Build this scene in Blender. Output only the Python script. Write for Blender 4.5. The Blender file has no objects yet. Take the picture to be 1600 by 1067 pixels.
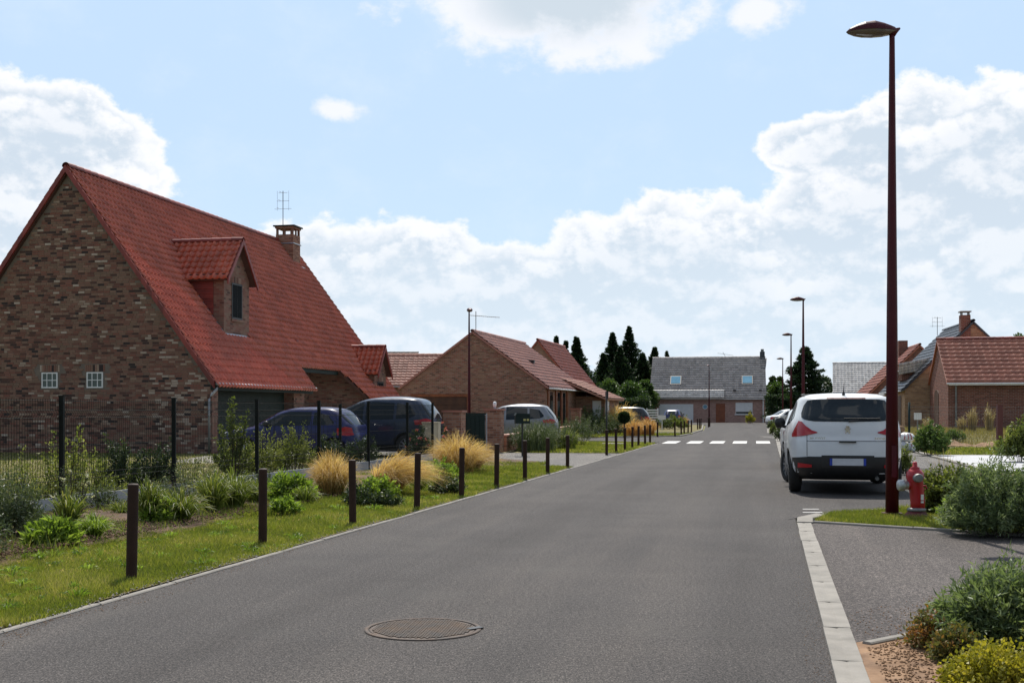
import bpy, bmesh, math, random
import numpy as np
from mathutils import Vector, Matrix
random.seed(7); rng = np.random.default_rng(11)
SC = bpy.context.scene; C = SC.collection
R = math.radians

# ------------------------------------------------------------------ camera
cam_d = bpy.data.cameras.new('camera'); cam = bpy.data.objects.new('camera', cam_d); C.objects.link(cam)
cam.location = (0, 0, 1.35); cam.rotation_euler = (R(90), 0, 0)
cam_d.sensor_width = 36; cam_d.lens = 40.5; cam_d.shift_y = 107.5/1600
cam_d.clip_start = .1; cam_d.clip_end = 5000
SC.camera = cam
SC.cycles.max_bounces = 5; SC.cycles.diffuse_bounces = 2; SC.cycles.glossy_bounces = 2; SC.cycles.transmission_bounces = 2
# ------------------------------------------------------------------ world
SUN_EL, SUN_AZ = 56, 0.0      # azimuth from +Y, clockwise
W = bpy.data.worlds.new('World'); SC.world = W; W.use_nodes = True
W.cycles.sampling_method = 'MANUAL'; W.cycles.sample_map_resolution = 512
SC.view_settings.view_transform = 'Standard'; SC.view_settings.look = 'None'
SC.view_settings.exposure = 0.0; SC.view_settings.gamma = 1; SC.view_settings.use_curve_mapping = False
def world():
    nt = W.node_tree; nt.nodes.clear(); L = nt.links.new
    def N(t, **k):
        n = nt.nodes.new(t)
        for a, b in k.items(): setattr(n, a, b)
        return n
    def M(op, a, b=None, c=None, clamp=False):
        n = N('ShaderNodeMath', operation=op); n.use_clamp = clamp
        for i, v in enumerate((a, b, c)):
            if v is None: continue
            if isinstance(v, (int, float)): n.inputs[i].default_value = v
            else: L(v, n.inputs[i])
        return n.outputs[0]
    def sstep(v, a, b):
        n = N('ShaderNodeMapRange', interpolation_type='SMOOTHSTEP'); L(v, n.inputs[0])
        n.inputs[1].default_value = a; n.inputs[2].default_value = b; return n.outputs[0]
    def mix(f, a, b):
        n = N('ShaderNodeMix', data_type='RGBA')
        for i, v in ((0, f), (6, a), (7, b)):
            if isinstance(v, (int, float)): n.inputs[i].default_value = v
            elif isinstance(v, tuple): n.inputs[i].default_value = (*v, 1)
            else: L(v, n.inputs[i])
        return n.outputs[2]
    tc = N('ShaderNodeTexCoord'); sp = N('ShaderNodeSeparateXYZ'); L(tc.outputs['Generated'], sp.inputs[0])
    x, y, z = sp.outputs
    az = M('ARCTAN2', x, y); el = M('ARCSINE', z)
    cv = N('ShaderNodeCombineXYZ'); L(az, cv.inputs[0]); L(el, cv.inputs[1])
    def noise(vec, s, d, r=.55, off=0, dist=0):
        n = N('ShaderNodeTexNoise'); n.inputs['Scale'].default_value = s; n.inputs['Detail'].default_value = d
        n.inputs['Roughness'].default_value = r; n.inputs['Distortion'].default_value = dist
        a = N('ShaderNodeVectorMath', operation='ADD'); L(vec, a.inputs[0]); a.inputs[1].default_value = (off, off*.7, off*.3); L(a.outputs[0], n.inputs['Vector'])
        return n.outputs['Fac']
    # stretch clouds a little sideways, flatter towards the horizon
    st = N('ShaderNodeCombineXYZ'); L(az, st.inputs[0]); L(M('MULTIPLY', el, 1.35), st.inputs[1])
    n1 = noise(st.outputs[0], 7, 3, .5, 3.1); n2 = noise(st.outputs[0], 21, 8, .60, 1.7)
    edge = M('ADD', M('MULTIPLY', M('SUBTRACT', n1, .5), 1.2), M('MULTIPLY', M('SUBTRACT', n2, .5), 2.1))
    def blob(px, py, rx, ry):
        a = M('MULTIPLY', M('SUBTRACT', az, math.atan((px-800)/1800)), 1800/rx)
        b = M('MULTIPLY', M('SUBTRACT', el, math.atan((641-py)/1800)), 1800/ry)
        return M('SUBTRACT', 1, M('SQRT', M('ADD', M('MULTIPLY', a, a), M('MULTIPLY', b, b))))
    m = None
    for b in [(10, 275, 225, 125), (80, 240, 125, 85), (430, 480, 230, 140), (640, 470, 170, 140), (800, 480, 260, 110), (1040, 460, 270, 150),
              (1390, 365, 190, 140), (1500, 300, 200, 140), (1600, 335, 220, 190), (1330, 245, 135, 52), (1430, 500, 330, 150), (-300, 420, 500, 220), (2000, 350, 420, 300), (200, 430, 330, 90)]:
        v = blob(*b); m = v if m is None else M('MAXIMUM', m, v)
    # clouds elsewhere round the sky
    far = noise(st.outputs[0], 2.2, 2, .5, 9.3)
    outside = sstep(M('ABSOLUTE', az), .62, .9)
    high = sstep(el, .42, .6)
    outw = M('MAXIMUM', outside, high)
    mo = M('SUBTRACT', M('MULTIPLY', M('SUBTRACT', far, .56), 4), .1)
    m = M('ADD', M('MULTIPLY', m, M('SUBTRACT', 1, outw)), M('MULTIPLY', mo, outw))
    dens = M('ADD', M('MULTIPLY', m, 1.6), M('MULTIPLY', edge, .62))
    cum = sstep(dens, -.02, .16)
    # relief of the billows: tops bright, undersides shaded
    up = N('ShaderNodeVectorMath', operation='ADD'); L(st.outputs[0], up.inputs[0]); up.inputs[1].default_value = (.004, .014, 0)
    e1 = M('SUBTRACT', noise(st.outputs[0], 13, 5, .58, 31.0), noise(up.outputs[0], 13, 5, .58, 31.0))
    e2 = M('SUBTRACT', n2, noise(up.outputs[0], 21, 8, .60, 1.7))
    relief = sstep(M('ADD', M('MULTIPLY', e1, .8), M('MULTIPLY', e2, .9)), -.10, .13)
    # thin streaky cloud over the top and wisps
    top = M('MAXIMUM', blob(890, 5, 265, 98), M('MAXIMUM', M('SUBTRACT', blob(530, 177, 62, 26), .22), M('SUBTRACT', blob(1190, 30, 110, 60), .42)))
    n3 = noise(st.outputs[0], 16, 6, .6, 6.2)
    td = M('ADD', M('MULTIPLY', top, 1.0), M('MULTIPLY', M('SUBTRACT', n3, .5), 1.9))
    thin = M('MULTIPLY', sstep(td, -.02, .42), .9); big_top = sstep(blob(890, 0, 200, 80), .0, .6)
    n4 = noise(st.outputs[0], 12, 5, .6, 14.2)
    n5 = noise(st.outputs[0], 34, 4, .6, 21.0)
    sky = N('ShaderNodeTexSky', sky_type='NISHITA'); sky.sun_disc = False
    sky.sun_elevation = R(SUN_EL); sky.sun_rotation = R(SUN_AZ); sky.air_density = 1.0; sky.dust_density = 1.6; sky.ozone_density = 1.0
    # bright forward-scattering haze towards the sun, deeper blue away from it
    dt = N('ShaderNodeVectorMath', operation='DOT_PRODUCT'); L(tc.outputs['Generated'], dt.inputs[0]); dt.inputs[1].default_value = (math.sin(R(SUN_AZ))*math.cos(R(SUN_EL)), math.cos(R(SUN_AZ))*math.cos(R(SUN_EL)), math.sin(R(SUN_EL)))
    glow = sstep(dt.outputs['Value'], .0, .5)
    hazy = M('MULTIPLY', glow, M('SUBTRACT', 1, M('MULTIPLY', sstep(el, .38, 1.0), .8)))      # haze thins with height
    veil = mix(M('MULTIPLY', hazy, .88), sky.outputs[0], (6.05, 8.05, 10.65))
    # soft haze at the horizon
    hz = M('MULTIPLY', M('MULTIPLY', sstep(el, .27, .0), .72), M('ADD', M('MULTIPLY', glow, .75), .25))
    base = mix(hz, veil, (7.0, 8.9, 10.4))
    base = mix(M('MULTIPLY', sstep(n4, .45, .8), .25), base, (8.4, 9.3, 10.2))
    core = sstep(M('ADD', dens, M('MULTIPLY', M('SUBTRACT', n4, .5), 1.9)), .25, 1.25)
    rim = M('SUBTRACT', 1, sstep(dens, .12, .55))                 # thin edges glow
    bright = M('MAXIMUM', M('MULTIPLY', relief, M('SUBTRACT', 1, M('MULTIPLY', core, .35))), rim)
    lowfade = sstep(el, .20, .02)                                  # far clouds melt into the haze
    shade = mix(lowfade, (6.6, 7.6, 8.7), (7.3, 8.5, 9.6))
    lit = mix(lowfade, (10.2, 10.3, 10.6), (8.6, 9.3, 10.1))
    ccol = mix(bright, shade, lit)
    out = mix(cum, base, ccol)
    tcol = mix(M('MULTIPLY', big_top, sstep(td, .1, .7)), (9.8, 9.9, 10.3), (6.6, 7.4, 8.1))
    out = mix(thin, out, tcol)
    bg = N('ShaderNodeBackground'); bg.inputs[1].default_value = .1; L(out, bg.inputs[0])
    o = N('ShaderNodeOutputWorld'); L(bg.outputs[0], o.inputs[0])
world()
sun_d = bpy.data.lights.new('sun', 'SUN'); sun_d.energy = 5.0; sun_d.angle = R(.5); sun_d.color = (1, .95, .87)
sun = bpy.data.objects.new('sun', sun_d); C.objects.link(sun)
sv = Vector((math.sin(R(SUN_AZ))*math.cos(R(SUN_EL)), math.cos(R(SUN_AZ))*math.cos(R(SUN_EL)), math.sin(R(SUN_EL))))
sun.rotation_euler = sv.to_track_quat('Z', 'Y').to_euler()

# ------------------------------------------------------------------ helpers
TH = math.atan(.213)
F, CH, HZ = 1800., 1.35, 641.
def G(px, py):
    Y = F*CH/(py-HZ); return Vector(((px-800)/F*Y, Y, 0))
def PX(px, Y): return (px-800)/F*Y
def PZ(py, Y): return CH+(HZ-py)*Y/F

def tag(o, label=None, cat=None, group=None, kind=None):
    if label: o['label'] = label
    if cat: o['category'] = cat
    if group: o['group'] = group
    if kind: o['kind'] = kind
    return o
def empty(name, loc, rz=0, label=None, cat=None, group=None):
    o = bpy.data.objects.new(name, None); C.objects.link(o); o.location = loc; o.rotation_euler = (0, 0, rz)
    o.empty_display_size = .2
    return tag(o, label, cat, group)
def link(name, me, mat=None, parent=None, smooth=False, loc=None):
    if mat is not None:
        for m in (mat if isinstance(mat, (list, tuple)) else [mat]): me.materials.append(m)
    o = bpy.data.objects.new(name, me); C.objects.link(o)
    if parent: o.parent = parent
    if loc: o.location = loc
    if smooth: me.polygons.foreach_set('use_smooth', [True]*len(me.polygons))
    return o
def copy_tree(o, parent=None):
    c = o.copy(); C.objects.link(c); c.parent = parent
    for ch in o.children: copy_tree(ch, c)
    return c

class MB:
    def __init__(s): s.v = []; s.f = []; s.uv = []; s.t = []; s.mi = []
    def face(s, pts, uv=None, t=.5, mi=0):
        b = len(s.v); s.v += [tuple(p) for p in pts]; s.f.append(tuple(range(b, b+len(pts))))
        s.uv.append(uv or [(0, 0)]*len(pts)); s.t.append(t); s.mi.append(mi)
    def wallface(s, pts, t=.5, mi=0):      # uv in metres, u along the horizontal, v = up
        p = [Vector(q) for q in pts]; n = (p[1]-p[0]).cross(p[2]-p[0]).normalized()
        if abs(n.z) > .95: uv = [(q.x, q.y) for q in p]
        else:
            h = Vector((-n.y, n.x, 0)).normalized(); k = n.cross(h).normalized()
            if k.z < 0: k = -k
            uv = [(q.dot(h), q.dot(k)) for q in p]
        s.face(pts, uv, t, mi)
    def box(s, a, b, t=.5, mi=0):
        x0, y0, z0 = a; x1, y1, z1 = b
        for q in ([(x0,y0,z0),(x1,y0,z0),(x1,y0,z1),(x0,y0,z1)], [(x1,y1,z0),(x0,y1,z0),(x0,y1,z1),(x1,y1,z1)],
                  [(x0,y1,z0),(x0,y0,z0),(x0,y0,z1),(x0,y1,z1)], [(x1,y0,z0),(x1,y1,z0),(x1,y1,z1),(x1,y0,z1)],
                  [(x0,y0,z1),(x1,y0,z1),(x1,y1,z1),(x0,y1,z1)], [(x0,y1,z0),(x1,y1,z0),(x1,y0,z0),(x0,y0,z0)]):
            s.wallface(q, t, mi)
    def tube(s, pts, rad, n=8, t=.5, cap=True, mi=0):
        pts = [Vector(p) for p in pts]; rad = rad if isinstance(rad, (list, tuple)) else [rad]*len(pts)
        rings = []
        for i, p in enumerate(pts):
            d = (pts[min(i+1, len(pts)-1)]-pts[max(i-1, 0)]).normalized()
            a = d.cross(Vector((0, 0, 1)) if abs(d.z) < .9 else Vector((1, 0, 0))).normalized(); b = d.cross(a)
            rings.append([p+rad[i]*(math.cos(2*math.pi*k/n)*a+math.sin(2*math.pi*k/n)*b) for k in range(n)])
        base = len(s.v)
        for r in rings: s.v += [tuple(q) for q in r]
        for i in range(len(rings)-1):
            for k in range(n):
                s.f.append((base+i*n+k, base+(i+1)*n+k, base+(i+1)*n+(k+1) % n, base+i*n+(k+1) % n)); s.uv.append([(0, 0)]*4); s.t.append(t); s.mi.append(mi)
        if cap:
            s.f.append(tuple(base+k for k in range(n))); s.uv.append([(0, 0)]*n); s.t.append(t); s.mi.append(mi)
            e = base+(len(rings)-1)*n
            s.f.append(tuple(e+k for k in reversed(range(n)))); s.uv.append([(0, 0)]*n); s.t.append(t); s.mi.append(mi)
        return s
    def lathe(s, prof, c=(0, 0, 0), n=20, axis='z', t=.5, mi=0):  # prof = [(r, h)]
        base = len(s.v); c = Vector(c)
        for r, h in prof:
            for k in range(n):
                a = 2*math.pi*k/n; u, v = r*math.cos(a), r*math.sin(a)
                s.v.append(tuple(c+(Vector((u, v, h)) if axis == 'z' else Vector((u, h, v)) if axis == 'y' else Vector((h, u, v)))))
        for i in range(len(prof)-1):
            for k in range(n):
                q = (base+i*n+k, base+i*n+(k+1) % n, base+(i+1)*n+(k+1) % n, base+(i+1)*n+k)
                s.f.append(q if axis != 'y' else q[::-1]); s.uv.append([(0, 0)]*4); s.t.append(t); s.mi.append(mi)
        return s
    def mesh(s, name='m'):
        me = bpy.data.meshes.new(name); me.from_pydata(s.v, [], s.f)
        uvl = me.uv_layers.new(name='UVMap'); uvl.data.foreach_set('uv', np.array([c for f in s.uv for q in f for c in q], 'f'))
        at = me.attributes.new('tint', 'FLOAT', 'FACE'); at.data.foreach_set('value', np.array(s.t, 'f'))
        if any(s.mi): me.polygons.foreach_set('material_index', s.mi)
        me.update(); return me
    def build(s, name, mat, parent=None, smooth=False, loc=None):
        return link(name, s.mesh(name), mat, parent, smooth, loc)

def npmesh(name, V, Q, tint, mat, parent=None, k=4, smooth=False):
    me = bpy.data.meshes.new(name); V = np.asarray(V, 'f').reshape(-1, 3); Q = np.asarray(Q, 'i').reshape(-1, k)
    me.vertices.add(len(V)); me.vertices.foreach_set('co', V.ravel())
    me.loops.add(Q.size); me.loops.foreach_set('vertex_index', Q.ravel())
    me.polygons.add(len(Q)); me.polygons.foreach_set('loop_start', np.arange(0, Q.size, k, dtype='i')); me.polygons.foreach_set('loop_total', np.full(len(Q), k, 'i'))
    me.update(calc_edges=True)
    at = me.attributes.new('tint', 'FLOAT', 'FACE'); at.data.foreach_set('value', np.asarray(tint, 'f'))
    return link(name, me, mat, parent, smooth)

# ------------------------------------------------------------------ materials
def lin(*c):   # sRGB 0-255 -> linear
    return tuple((v/255/12.92 if v/255 <= .04045 else ((v/255+.055)/1.055)**2.4) for v in c)
class NT:
    def __init__(s, name):
        s.m = bpy.data.materials.new(name); s.m.use_nodes = True; s.nt = s.m.node_tree; s.nt.nodes.clear()
        s.out = s.n('ShaderNodeOutputMaterial'); s.tc = s.n('ShaderNodeTexCoord')
    def n(s, t, **k):
        n = s.nt.nodes.new(t)
        for a, b in k.items(): setattr(n, a, b)
        return n
    def L(s, a, b): s.nt.links.new(a, b)
    def M(s, op, a, b=None, clamp=False):
        n = s.n('ShaderNodeMath', operation=op); n.use_clamp = clamp
        for i, v in enumerate((a, b)):
            if v is None: continue
            if isinstance(v, (int, float)): n.inputs[i].default_value = v
            else: s.L(v, n.inputs[i])
        return n.outputs[0]
    def noise(s, scale, detail=5, rough=.55, co='Object', out='Fac'):
        n = s.n('ShaderNodeTexNoise'); n.inputs['Scale'].default_value = scale; n.inputs['Detail'].default_value = detail; n.inputs['Roughness'].default_value = rough
        if co == 'World':
            if not hasattr(s, 'geo'): s.geo = s.n('ShaderNodeNewGeometry')
            s.L(s.geo.outputs['Position'], n.inputs['Vector'])
        else: s.L(s.tc.outputs[co], n.inputs['Vector'])
        return n.outputs[out]
    def mix(s, f, a, b, blend='MIX'):
        n = s.n('ShaderNodeMix', data_type='RGBA', blend_type=blend)
        for i, v in ((0, f), (6, a), (7, b)):
            if isinstance(v, (int, float)): n.inputs[i].default_value = v
            elif isinstance(v, tuple): n.inputs[i].default_value = (*v[:3], 1)
            else: s.L(v, n.inputs[i])
        return n.outputs[2]
    def ramp(s, f, stops, interp='LINEAR'):
        n = s.n('ShaderNodeValToRGB'); n.color_ramp.interpolation = interp; e = n.color_ramp.elements
        while len(e) < len(stops): e.new(.5)
        for i, (p, c) in enumerate(stops): e[i].position = p; e[i].color = (*c, 1)
        s.L(f, n.inputs[0]); return n.outputs[0]
    def rng(s, f, a, b, c=0, d=1):
        n = s.n('ShaderNodeMapRange'); s.L(f, n.inputs[0])
        for i, v in enumerate((a, b, c, d)): n.inputs[i+1].default_value = v
        return n.outputs[0]
    def attr(s, name='tint'):
        return s.n('ShaderNodeAttribute', attribute_name=name).outputs['Fac']
    def bump(s, h, strength=.4, dist=.01):
        b = s.n('ShaderNodeBump'); b.inputs['Strength'].default_value = strength; b.inputs['Distance'].default_value = dist; s.L(h, b.inputs['Height']); return b.outputs[0]
    def bsdf(s, col, rough=.7, metal=0, spec=.5, normal=None, coat=0, trans=0, coatr=.05):
        b = s.n('ShaderNodeBsdfPrincipled')
        for k, v in (('Base Color', col), ('Roughness', rough), ('Metallic', metal), ('Specular IOR Level', spec), ('Coat Weight', coat), ('Transmission Weight', trans), ('Coat Roughness', coatr)):
            if isinstance(v, (int, float)): b.inputs[k].default_value = v
            elif isinstance(v, tuple): b.inputs[k].default_value = (*v[:3], 1)
            else: s.L(v, b.inputs[k])
        if normal: s.L(normal, b.inputs['Normal'])
        s.L(b.outputs[0], s.out.inputs[0]); return b
def pm(name, c, c2=None, rough=.7, scale=6, metal=0, spec=.5, bump=0, bscale=80, coat=0, tint=0):
    t = NT(name); c2 = c2 or tuple(v*.82 for v in c)
    col = t.mix(t.rng(t.noise(scale, 6), .3, .7), c, c2)
    if tint: col = t.mix(1.0, col, t.ramp(t.attr(), [(0, (1-tint,)*3), (1, (1+tint*.6,)*3)]), 'MULTIPLY')
    nb = t.bump(t.noise(bscale, 4), bump, .005) if bump else None
    rr = t.rng(t.noise(scale*2.3, 4), .3, .7, max(0, rough-.06), min(1, rough+.06))
    t.bsdf(col, rr, metal, spec, nb, coat); return t.m
BR1 = [(0, lin(62, 54, 54)), (.1, lin(88, 66, 60)), (.28, lin(132, 90, 78)), (.5, lin(142, 112, 96)), (.7, lin(130, 106, 90)), (.86, lin(138, 90, 78)), (.95, lin(160, 136, 118)), (1, lin(190, 174, 160))]
BR3 = [(0, lin(92, 74, 66)), (.25, lin(140, 104, 84)), (.5, lin(164, 128, 102)), (.75, lin(150, 98, 80)), (1, lin(186, 156, 132))]
BR5 = [(0, lin(165, 128, 118)), (.5, lin(188, 148, 136)), (1, lin(200, 162, 148))]
BR9 = [(0, lin(104, 66, 58)), (.5, lin(128, 82, 70)), (1, lin(146, 98, 84))]
BR8 = [(0, lin(140, 110, 86)), (.5, lin(172, 138, 106)), (1, lin(188, 156, 124))]
def brick_mat(name, ramp, mortar=lin(150, 140, 128), geo=False):
    t = NT(name)
    if geo:
        f = t.attr(); col = t.ramp(f, ramp); col = t.mix(t.rng(t.noise(14, 6, co='World'), .3, .75, 0, .4), col, t.mix(1., col, (.6, .6, .6), 'MULTIPLY'))
        t.bsdf(col, .85, 0, .25, t.bump(t.noise(120, 5, co='World'), .6, .004)); return t.m
    uv = t.n('ShaderNodeUVMap'); sp = t.n('ShaderNodeSeparateXYZ'); t.L(uv.outputs[0], sp.inputs[0])
    bw, rh = .22, .075
    row = t.M('FLOOR', t.M('DIVIDE', sp.outputs[1], rh)); odd = t.M('FLOORED_MODULO', row, 2)
    us = t.M('ADD', sp.outputs[0], t.M('MULTIPLY', odd, bw*.5)); colm = t.M('FLOOR', t.M('DIVIDE', us, bw))
    cb = t.n('ShaderNodeCombineXYZ'); t.L(row, cb.inputs[0]); t.L(colm, cb.inputs[1])
    wn = t.n('ShaderNodeTexWhiteNoise', noise_dimensions='2D'); t.L(cb.outputs[0], wn.inputs[0])
    fx = t.M('FLOORED_MODULO', us, bw); fy = t.M('FLOORED_MODULO', sp.outputs[1], rh)
    mm = t.M('MAXIMUM', t.M('LESS_THAN', fx, .011), t.M('LESS_THAN', fy, .012))
    big = t.noise(.6, 3)
    col = t.ramp(t.M('ADD', t.M('MULTIPLY', wn.outputs[0], .8), t.M('MULTIPLY', big, .2)), ramp)
    col = t.mix(t.rng(t.noise(5, 6), .35, .8, 0, .45), col, t.mix(1., col, (.62, .6, .58), 'MULTIPLY'))
    col = t.mix(mm, col, mortar)
    h = t.M('ADD', t.M('SUBTRACT', 1, mm), t.M('MULTIPLY', t.noise(90, 4), .3))
    t.bsdf(col, .88, 0, .2, t.bump(h, .7, .008)); return t.m
def leaf_mat(name, stops, trans=.35, rough=.5):
    t = NT(name); f = t.attr(); col = t.ramp(f, [(p, c) for p, c in stops])
    col = t.mix(t.rng(t.noise(3, 3), .3, .7, 0, .35), col, t.mix(1., col, (.7, .72, .6), 'MULTIPLY'))
    b = t.bsdf(col, rough, 0, .35)
    tr = t.n('ShaderNodeBsdfTranslucent'); t.L(t.mix(1., col, (1.25, 1.3, .7), 'MULTIPLY'), tr.inputs[0])
    ms = t.n('ShaderNodeMixShader'); ms.inputs[0].default_value = trans; t.L(b.outputs[0], ms.inputs[1]); t.L(tr.outputs[0], ms.inputs[2]); t.L(ms.outputs[0], t.out.inputs[0])
    return t.m
def tile_mat(name, c, c2, rough=.42, spread=.35):
    t = NT(name); a = t.attr()
    col = t.mix(t.rng(t.noise(1.3, 5, co='World'), .3, .7), c, c2)
    col = t.mix(1., col, t.ramp(a, [(0, (1-spread,)*3), (.5, (.95,)*3), (1, (1+spread*.5,)*3)]), 'MULTIPLY')
    col = t.mix(t.rng(t.noise(9, 7, .7, co='World'), .52, .8, 0, .5), col, t.mix(1., col, (.5, .5, .5), 'MULTIPLY'))
    t.bsdf(col, t.rng(t.noise(11, 4, co='World'), .3, .7, rough-.08, rough+.12), 0, .5, t.bump(t.noise(60, 4, co='World'), .2, .003)); return t.m
def glass_mat(name='dark_glass', col=(.012, .016, .018)):
    t = NT(name); t.bsdf(t.mix(t.noise(2, 3), col, tuple(v*1.8 for v in col)), .05, 0, .35); return t.m
def paint_mat(name, c, rough=.32, metal=0):
    t = NT(name); col = t.mix(t.rng(t.noise(2.5, 6, .65), .45, .8, 0, .35), c, tuple(v*.8+.01 for v in c))
    t.bsdf(col, t.rng(t.noise(5, 6), .35, .75, rough, rough+.12), metal, .4, None, .35, coatr=.06); return t.m
def asphalt(name, c, c2, stain=None):
    t = NT(name); big = t.noise(.35, 3, .6); mid = t.noise(2.2, 4, .6); fine = t.noise(95, 2, .85); f2 = t.noise(32, 3, .85)
    col = t.mix(t.rng(big, .35, .65), c, c2)
    col = t.mix(t.rng(mid, .35, .7, 0, .3), col, tuple(v*1.18 for v in c2))
    col = t.mix(1., col, t.ramp(fine, [(.36, (.16,)*3), (.5, (.93,)*3), (.64, (2.6, 2.5, 2.38))]), 'MULTIPLY')
    col = t.mix(1., col, t.ramp(f2, [(.38, (.56,)*3), (.62, (1.44,)*3)]), 'MULTIPLY')
    if stain: col = t.mix(t.rng(t.noise(.8, 4, .65), .55, .72, 0, .55), col, stain)
    sp = t.n('ShaderNodeSeparateXYZ'); t.L(t.tc.outputs['Object'], sp.inputs[0]); c_, s_ = math.cos(TH), math.sin(TH)
    ac = t.M('SUBTRACT', t.M('MULTIPLY', sp.outputs[0], c_), t.M('MULTIPLY', sp.outputs[1], s_)); al = t.M('ADD', t.M('MULTIPLY', sp.outputs[0], s_), t.M('MULTIPLY', sp.outputs[1], c_))
    cb = t.n('ShaderNodeCombineXYZ'); t.L(t.M('MULTIPLY', ac, 1.1), cb.inputs[0]); t.L(t.M('MULTIPLY', al, .05), cb.inputs[1])
    nz = t.n('ShaderNodeTexNoise'); nz.inputs['Scale'].default_value = 1.0; nz.inputs['Detail'].default_value = 5; nz.inputs['Roughness'].default_value = .6; t.L(cb.outputs[0], nz.inputs['Vector'])
    col = t.mix(1., col, t.ramp(nz.outputs['Fac'], [(.32, (.74, .73, .72)), (.5, (.98,)*3), (.68, (1.24, 1.22, 1.18))]), 'MULTIPLY')
    cb2 = t.n('ShaderNodeCombineXYZ'); t.L(t.M('MULTIPLY', ac, .3), cb2.inputs[0]); t.L(t.M('MULTIPLY', al, .55), cb2.inputs[1])
    n2_ = t.n('ShaderNodeTexNoise'); n2_.inputs['Scale'].default_value = 1.3; n2_.inputs['Detail'].default_value = 5; n2_.inputs['Roughness'].default_value = .7; t.L(cb2.outputs[0], n2_.inputs['Vector'])
    col = t.mix(1., col, t.ramp(n2_.outputs['Fac'], [(.34, (.90,)*3), (.66, (1.07, 1.06, 1.04))]), 'MULTIPLY')
    t.bsdf(col, .87, 0, .28, t.bump(t.M('ADD', fine, f2), .5, .006)); return t.m

MT = {}
MT['asphalt'] = asphalt('asphalt', (.046, .0415, .040), (.058, .053, .051), (.070, .065, .060))
MT['asphalt2'] = asphalt('driveway_asphalt', (.064, .056, .054), (.080, .070, .066), (.105, .092, .082))
MT['pave'] = asphalt('footway_surface', (.105, .100, .095), (.13, .124, .118))
MT['pale'] = pm('pale_concrete_slabs', (.52, .52, .53), (.40, .40, .41), .8, 1.5, bump=.2)
MT['gravel'] = asphalt('gravel', (.23, .22, .20), (.30, .285, .26))
MT['concrete'] = pm('kerb_concrete', (.30, .275, .24), (.21, .195, .17), .9, 5, bump=.5, tint=.10)
MT['concrete2'] = pm('plank_concrete', (.42, .43, .44), (.26, .27, .27), .9, 2.2, bump=.3, tint=.1)
MT['white_line'] = pm('road_paint', (.74, .73, .70), (.55, .54, .52), .8, 9)
MT['soil'] = pm('soil', lin(104, 78, 56), lin(70, 52, 38), .95, 5, bump=.9, bscale=35)
MT['sand'] = pm('sandy_soil', lin(156, 124, 94), lin(106, 80, 58), .95, 6, bump=.9, bscale=30)
MT['lawn'] = pm('lawn_base', lin(98, 100, 42), lin(112, 92, 56), .95, 2.5, bump=.8, bscale=40)
MT['field'] = pm('field_base', lin(96, 104, 52), lin(124, 116, 74), .95, .2, bump=.5, bscale=10)
MT['redpole'] = pm('dark_red_metal', (.070, .004, .010), (.055, .004, .009), .5, 3, spec=.3)
MT['black'] = pm('black_plastic', (.012, .012, .013), (.02, .02, .02), .45, 10)
MT['rubber'] = pm('tyre_rubber', (.012, .012, .012), (.025, .024, .022), .8, 10, bump=.2)
MT['green_metal'] = pm('dark_green_metal', (.008, .022, .018), (.006, .016, .013), .6, 4, spec=.3)
MT['fence_metal'] = pm('black_green_fence', (.008, .011, .009), None, .7, 6, spec=.25)
MT['bollard'] = pm('brown_bollard_plastic', (.050, .027, .018), (.032, .018, .013), .85, 7, spec=.2, bump=.3, bscale=40)
MT['zinc'] = pm('zinc', (.42, .43, .45), (.30, .31, .33), .4, 3, metal=.7)
MT['white_pvc'] = pm('white_pvc', (.80, .80, .79), (.72, .72, .71), .4, 3)
MT['wood'] = pm('stained_wood', lin(150, 88, 48), lin(110, 62, 36), .6, 3)
MT['wooddark'] = pm('dark_stained_wood', lin(88, 58, 38), lin(64, 42, 28), .6, 3)
MT['door'] = pm('door_paint', lin(150, 84, 50), lin(120, 66, 42), .5, 3)
MT['glass'] = glass_mat()
MT['dullglass'] = pm('dull_dark_glass', (.010, .012, .013), (.015, .017, .018), .6, 3, spec=.03)
MT['skyglass'] = glass_mat('roof_window_glass', (.10, .22, .30))
MT['blockglass'] = glass_mat('glass_block', (.07, .09, .085))
MT['chrome'] = pm('chrome', (.7, .7, .72), (.6, .6, .62), .15, 4, metal=1)
MT['alu'] = pm('alloy_wheel', (.35, .36, .38), (.28, .29, .3), .35, 4, metal=.8)
MT['red_light'] = paint_mat('red_lamp_lens', (.42, .012, .018), .15)
MT['clear_light'] = paint_mat('clear_lamp_lens', (.6, .6, .62), .12)
MT['hydrant'] = paint_mat('hydrant_red', (.38, .008, .014), .45)
MT['grey_metal'] = pm('weathered_grey_metal', (.30, .30, .29), (.16, .16, .15), .55, 6, metal=.5)
MT['rust'] = pm('rusty_iron', (.060, .053, .048), (.12, .075, .048), .8, 7, bump=.4)
MT['mortar'] = pm('mortar', lin(128, 116, 104), lin(108, 98, 90), .95, 3, bump=.4)
MT['brick_geo'] = brick_mat('mixed_brick', BR1, geo=True)
MT['brick1'] = brick_mat('mixed_brickwork', BR1, lin(128, 114, 102))
MT['brick3'] = brick_mat('tan_brickwork', BR3)
MT['brick5'] = brick_mat('rose_brickwork', BR5)
MT['brick9'] = brick_mat('dark_red_brickwork', BR9)
MT['brick8'] = brick_mat('sand_brickwork', BR8)
MT['brickpier'] = brick_mat('pier_brickwork', [(0, lin(120, 80, 66)), (.5, lin(158, 108, 86)), (1, lin(180, 136, 112))])
MT['beige'] = pm('beige_render', lin(206, 190, 160), lin(188, 172, 144), .9, 2, bump=.2)
MT['tile_red'] = tile_mat('red_clay_tiles', (.54, .138, .078), (.41, .095, .056), .27, .36)
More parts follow.
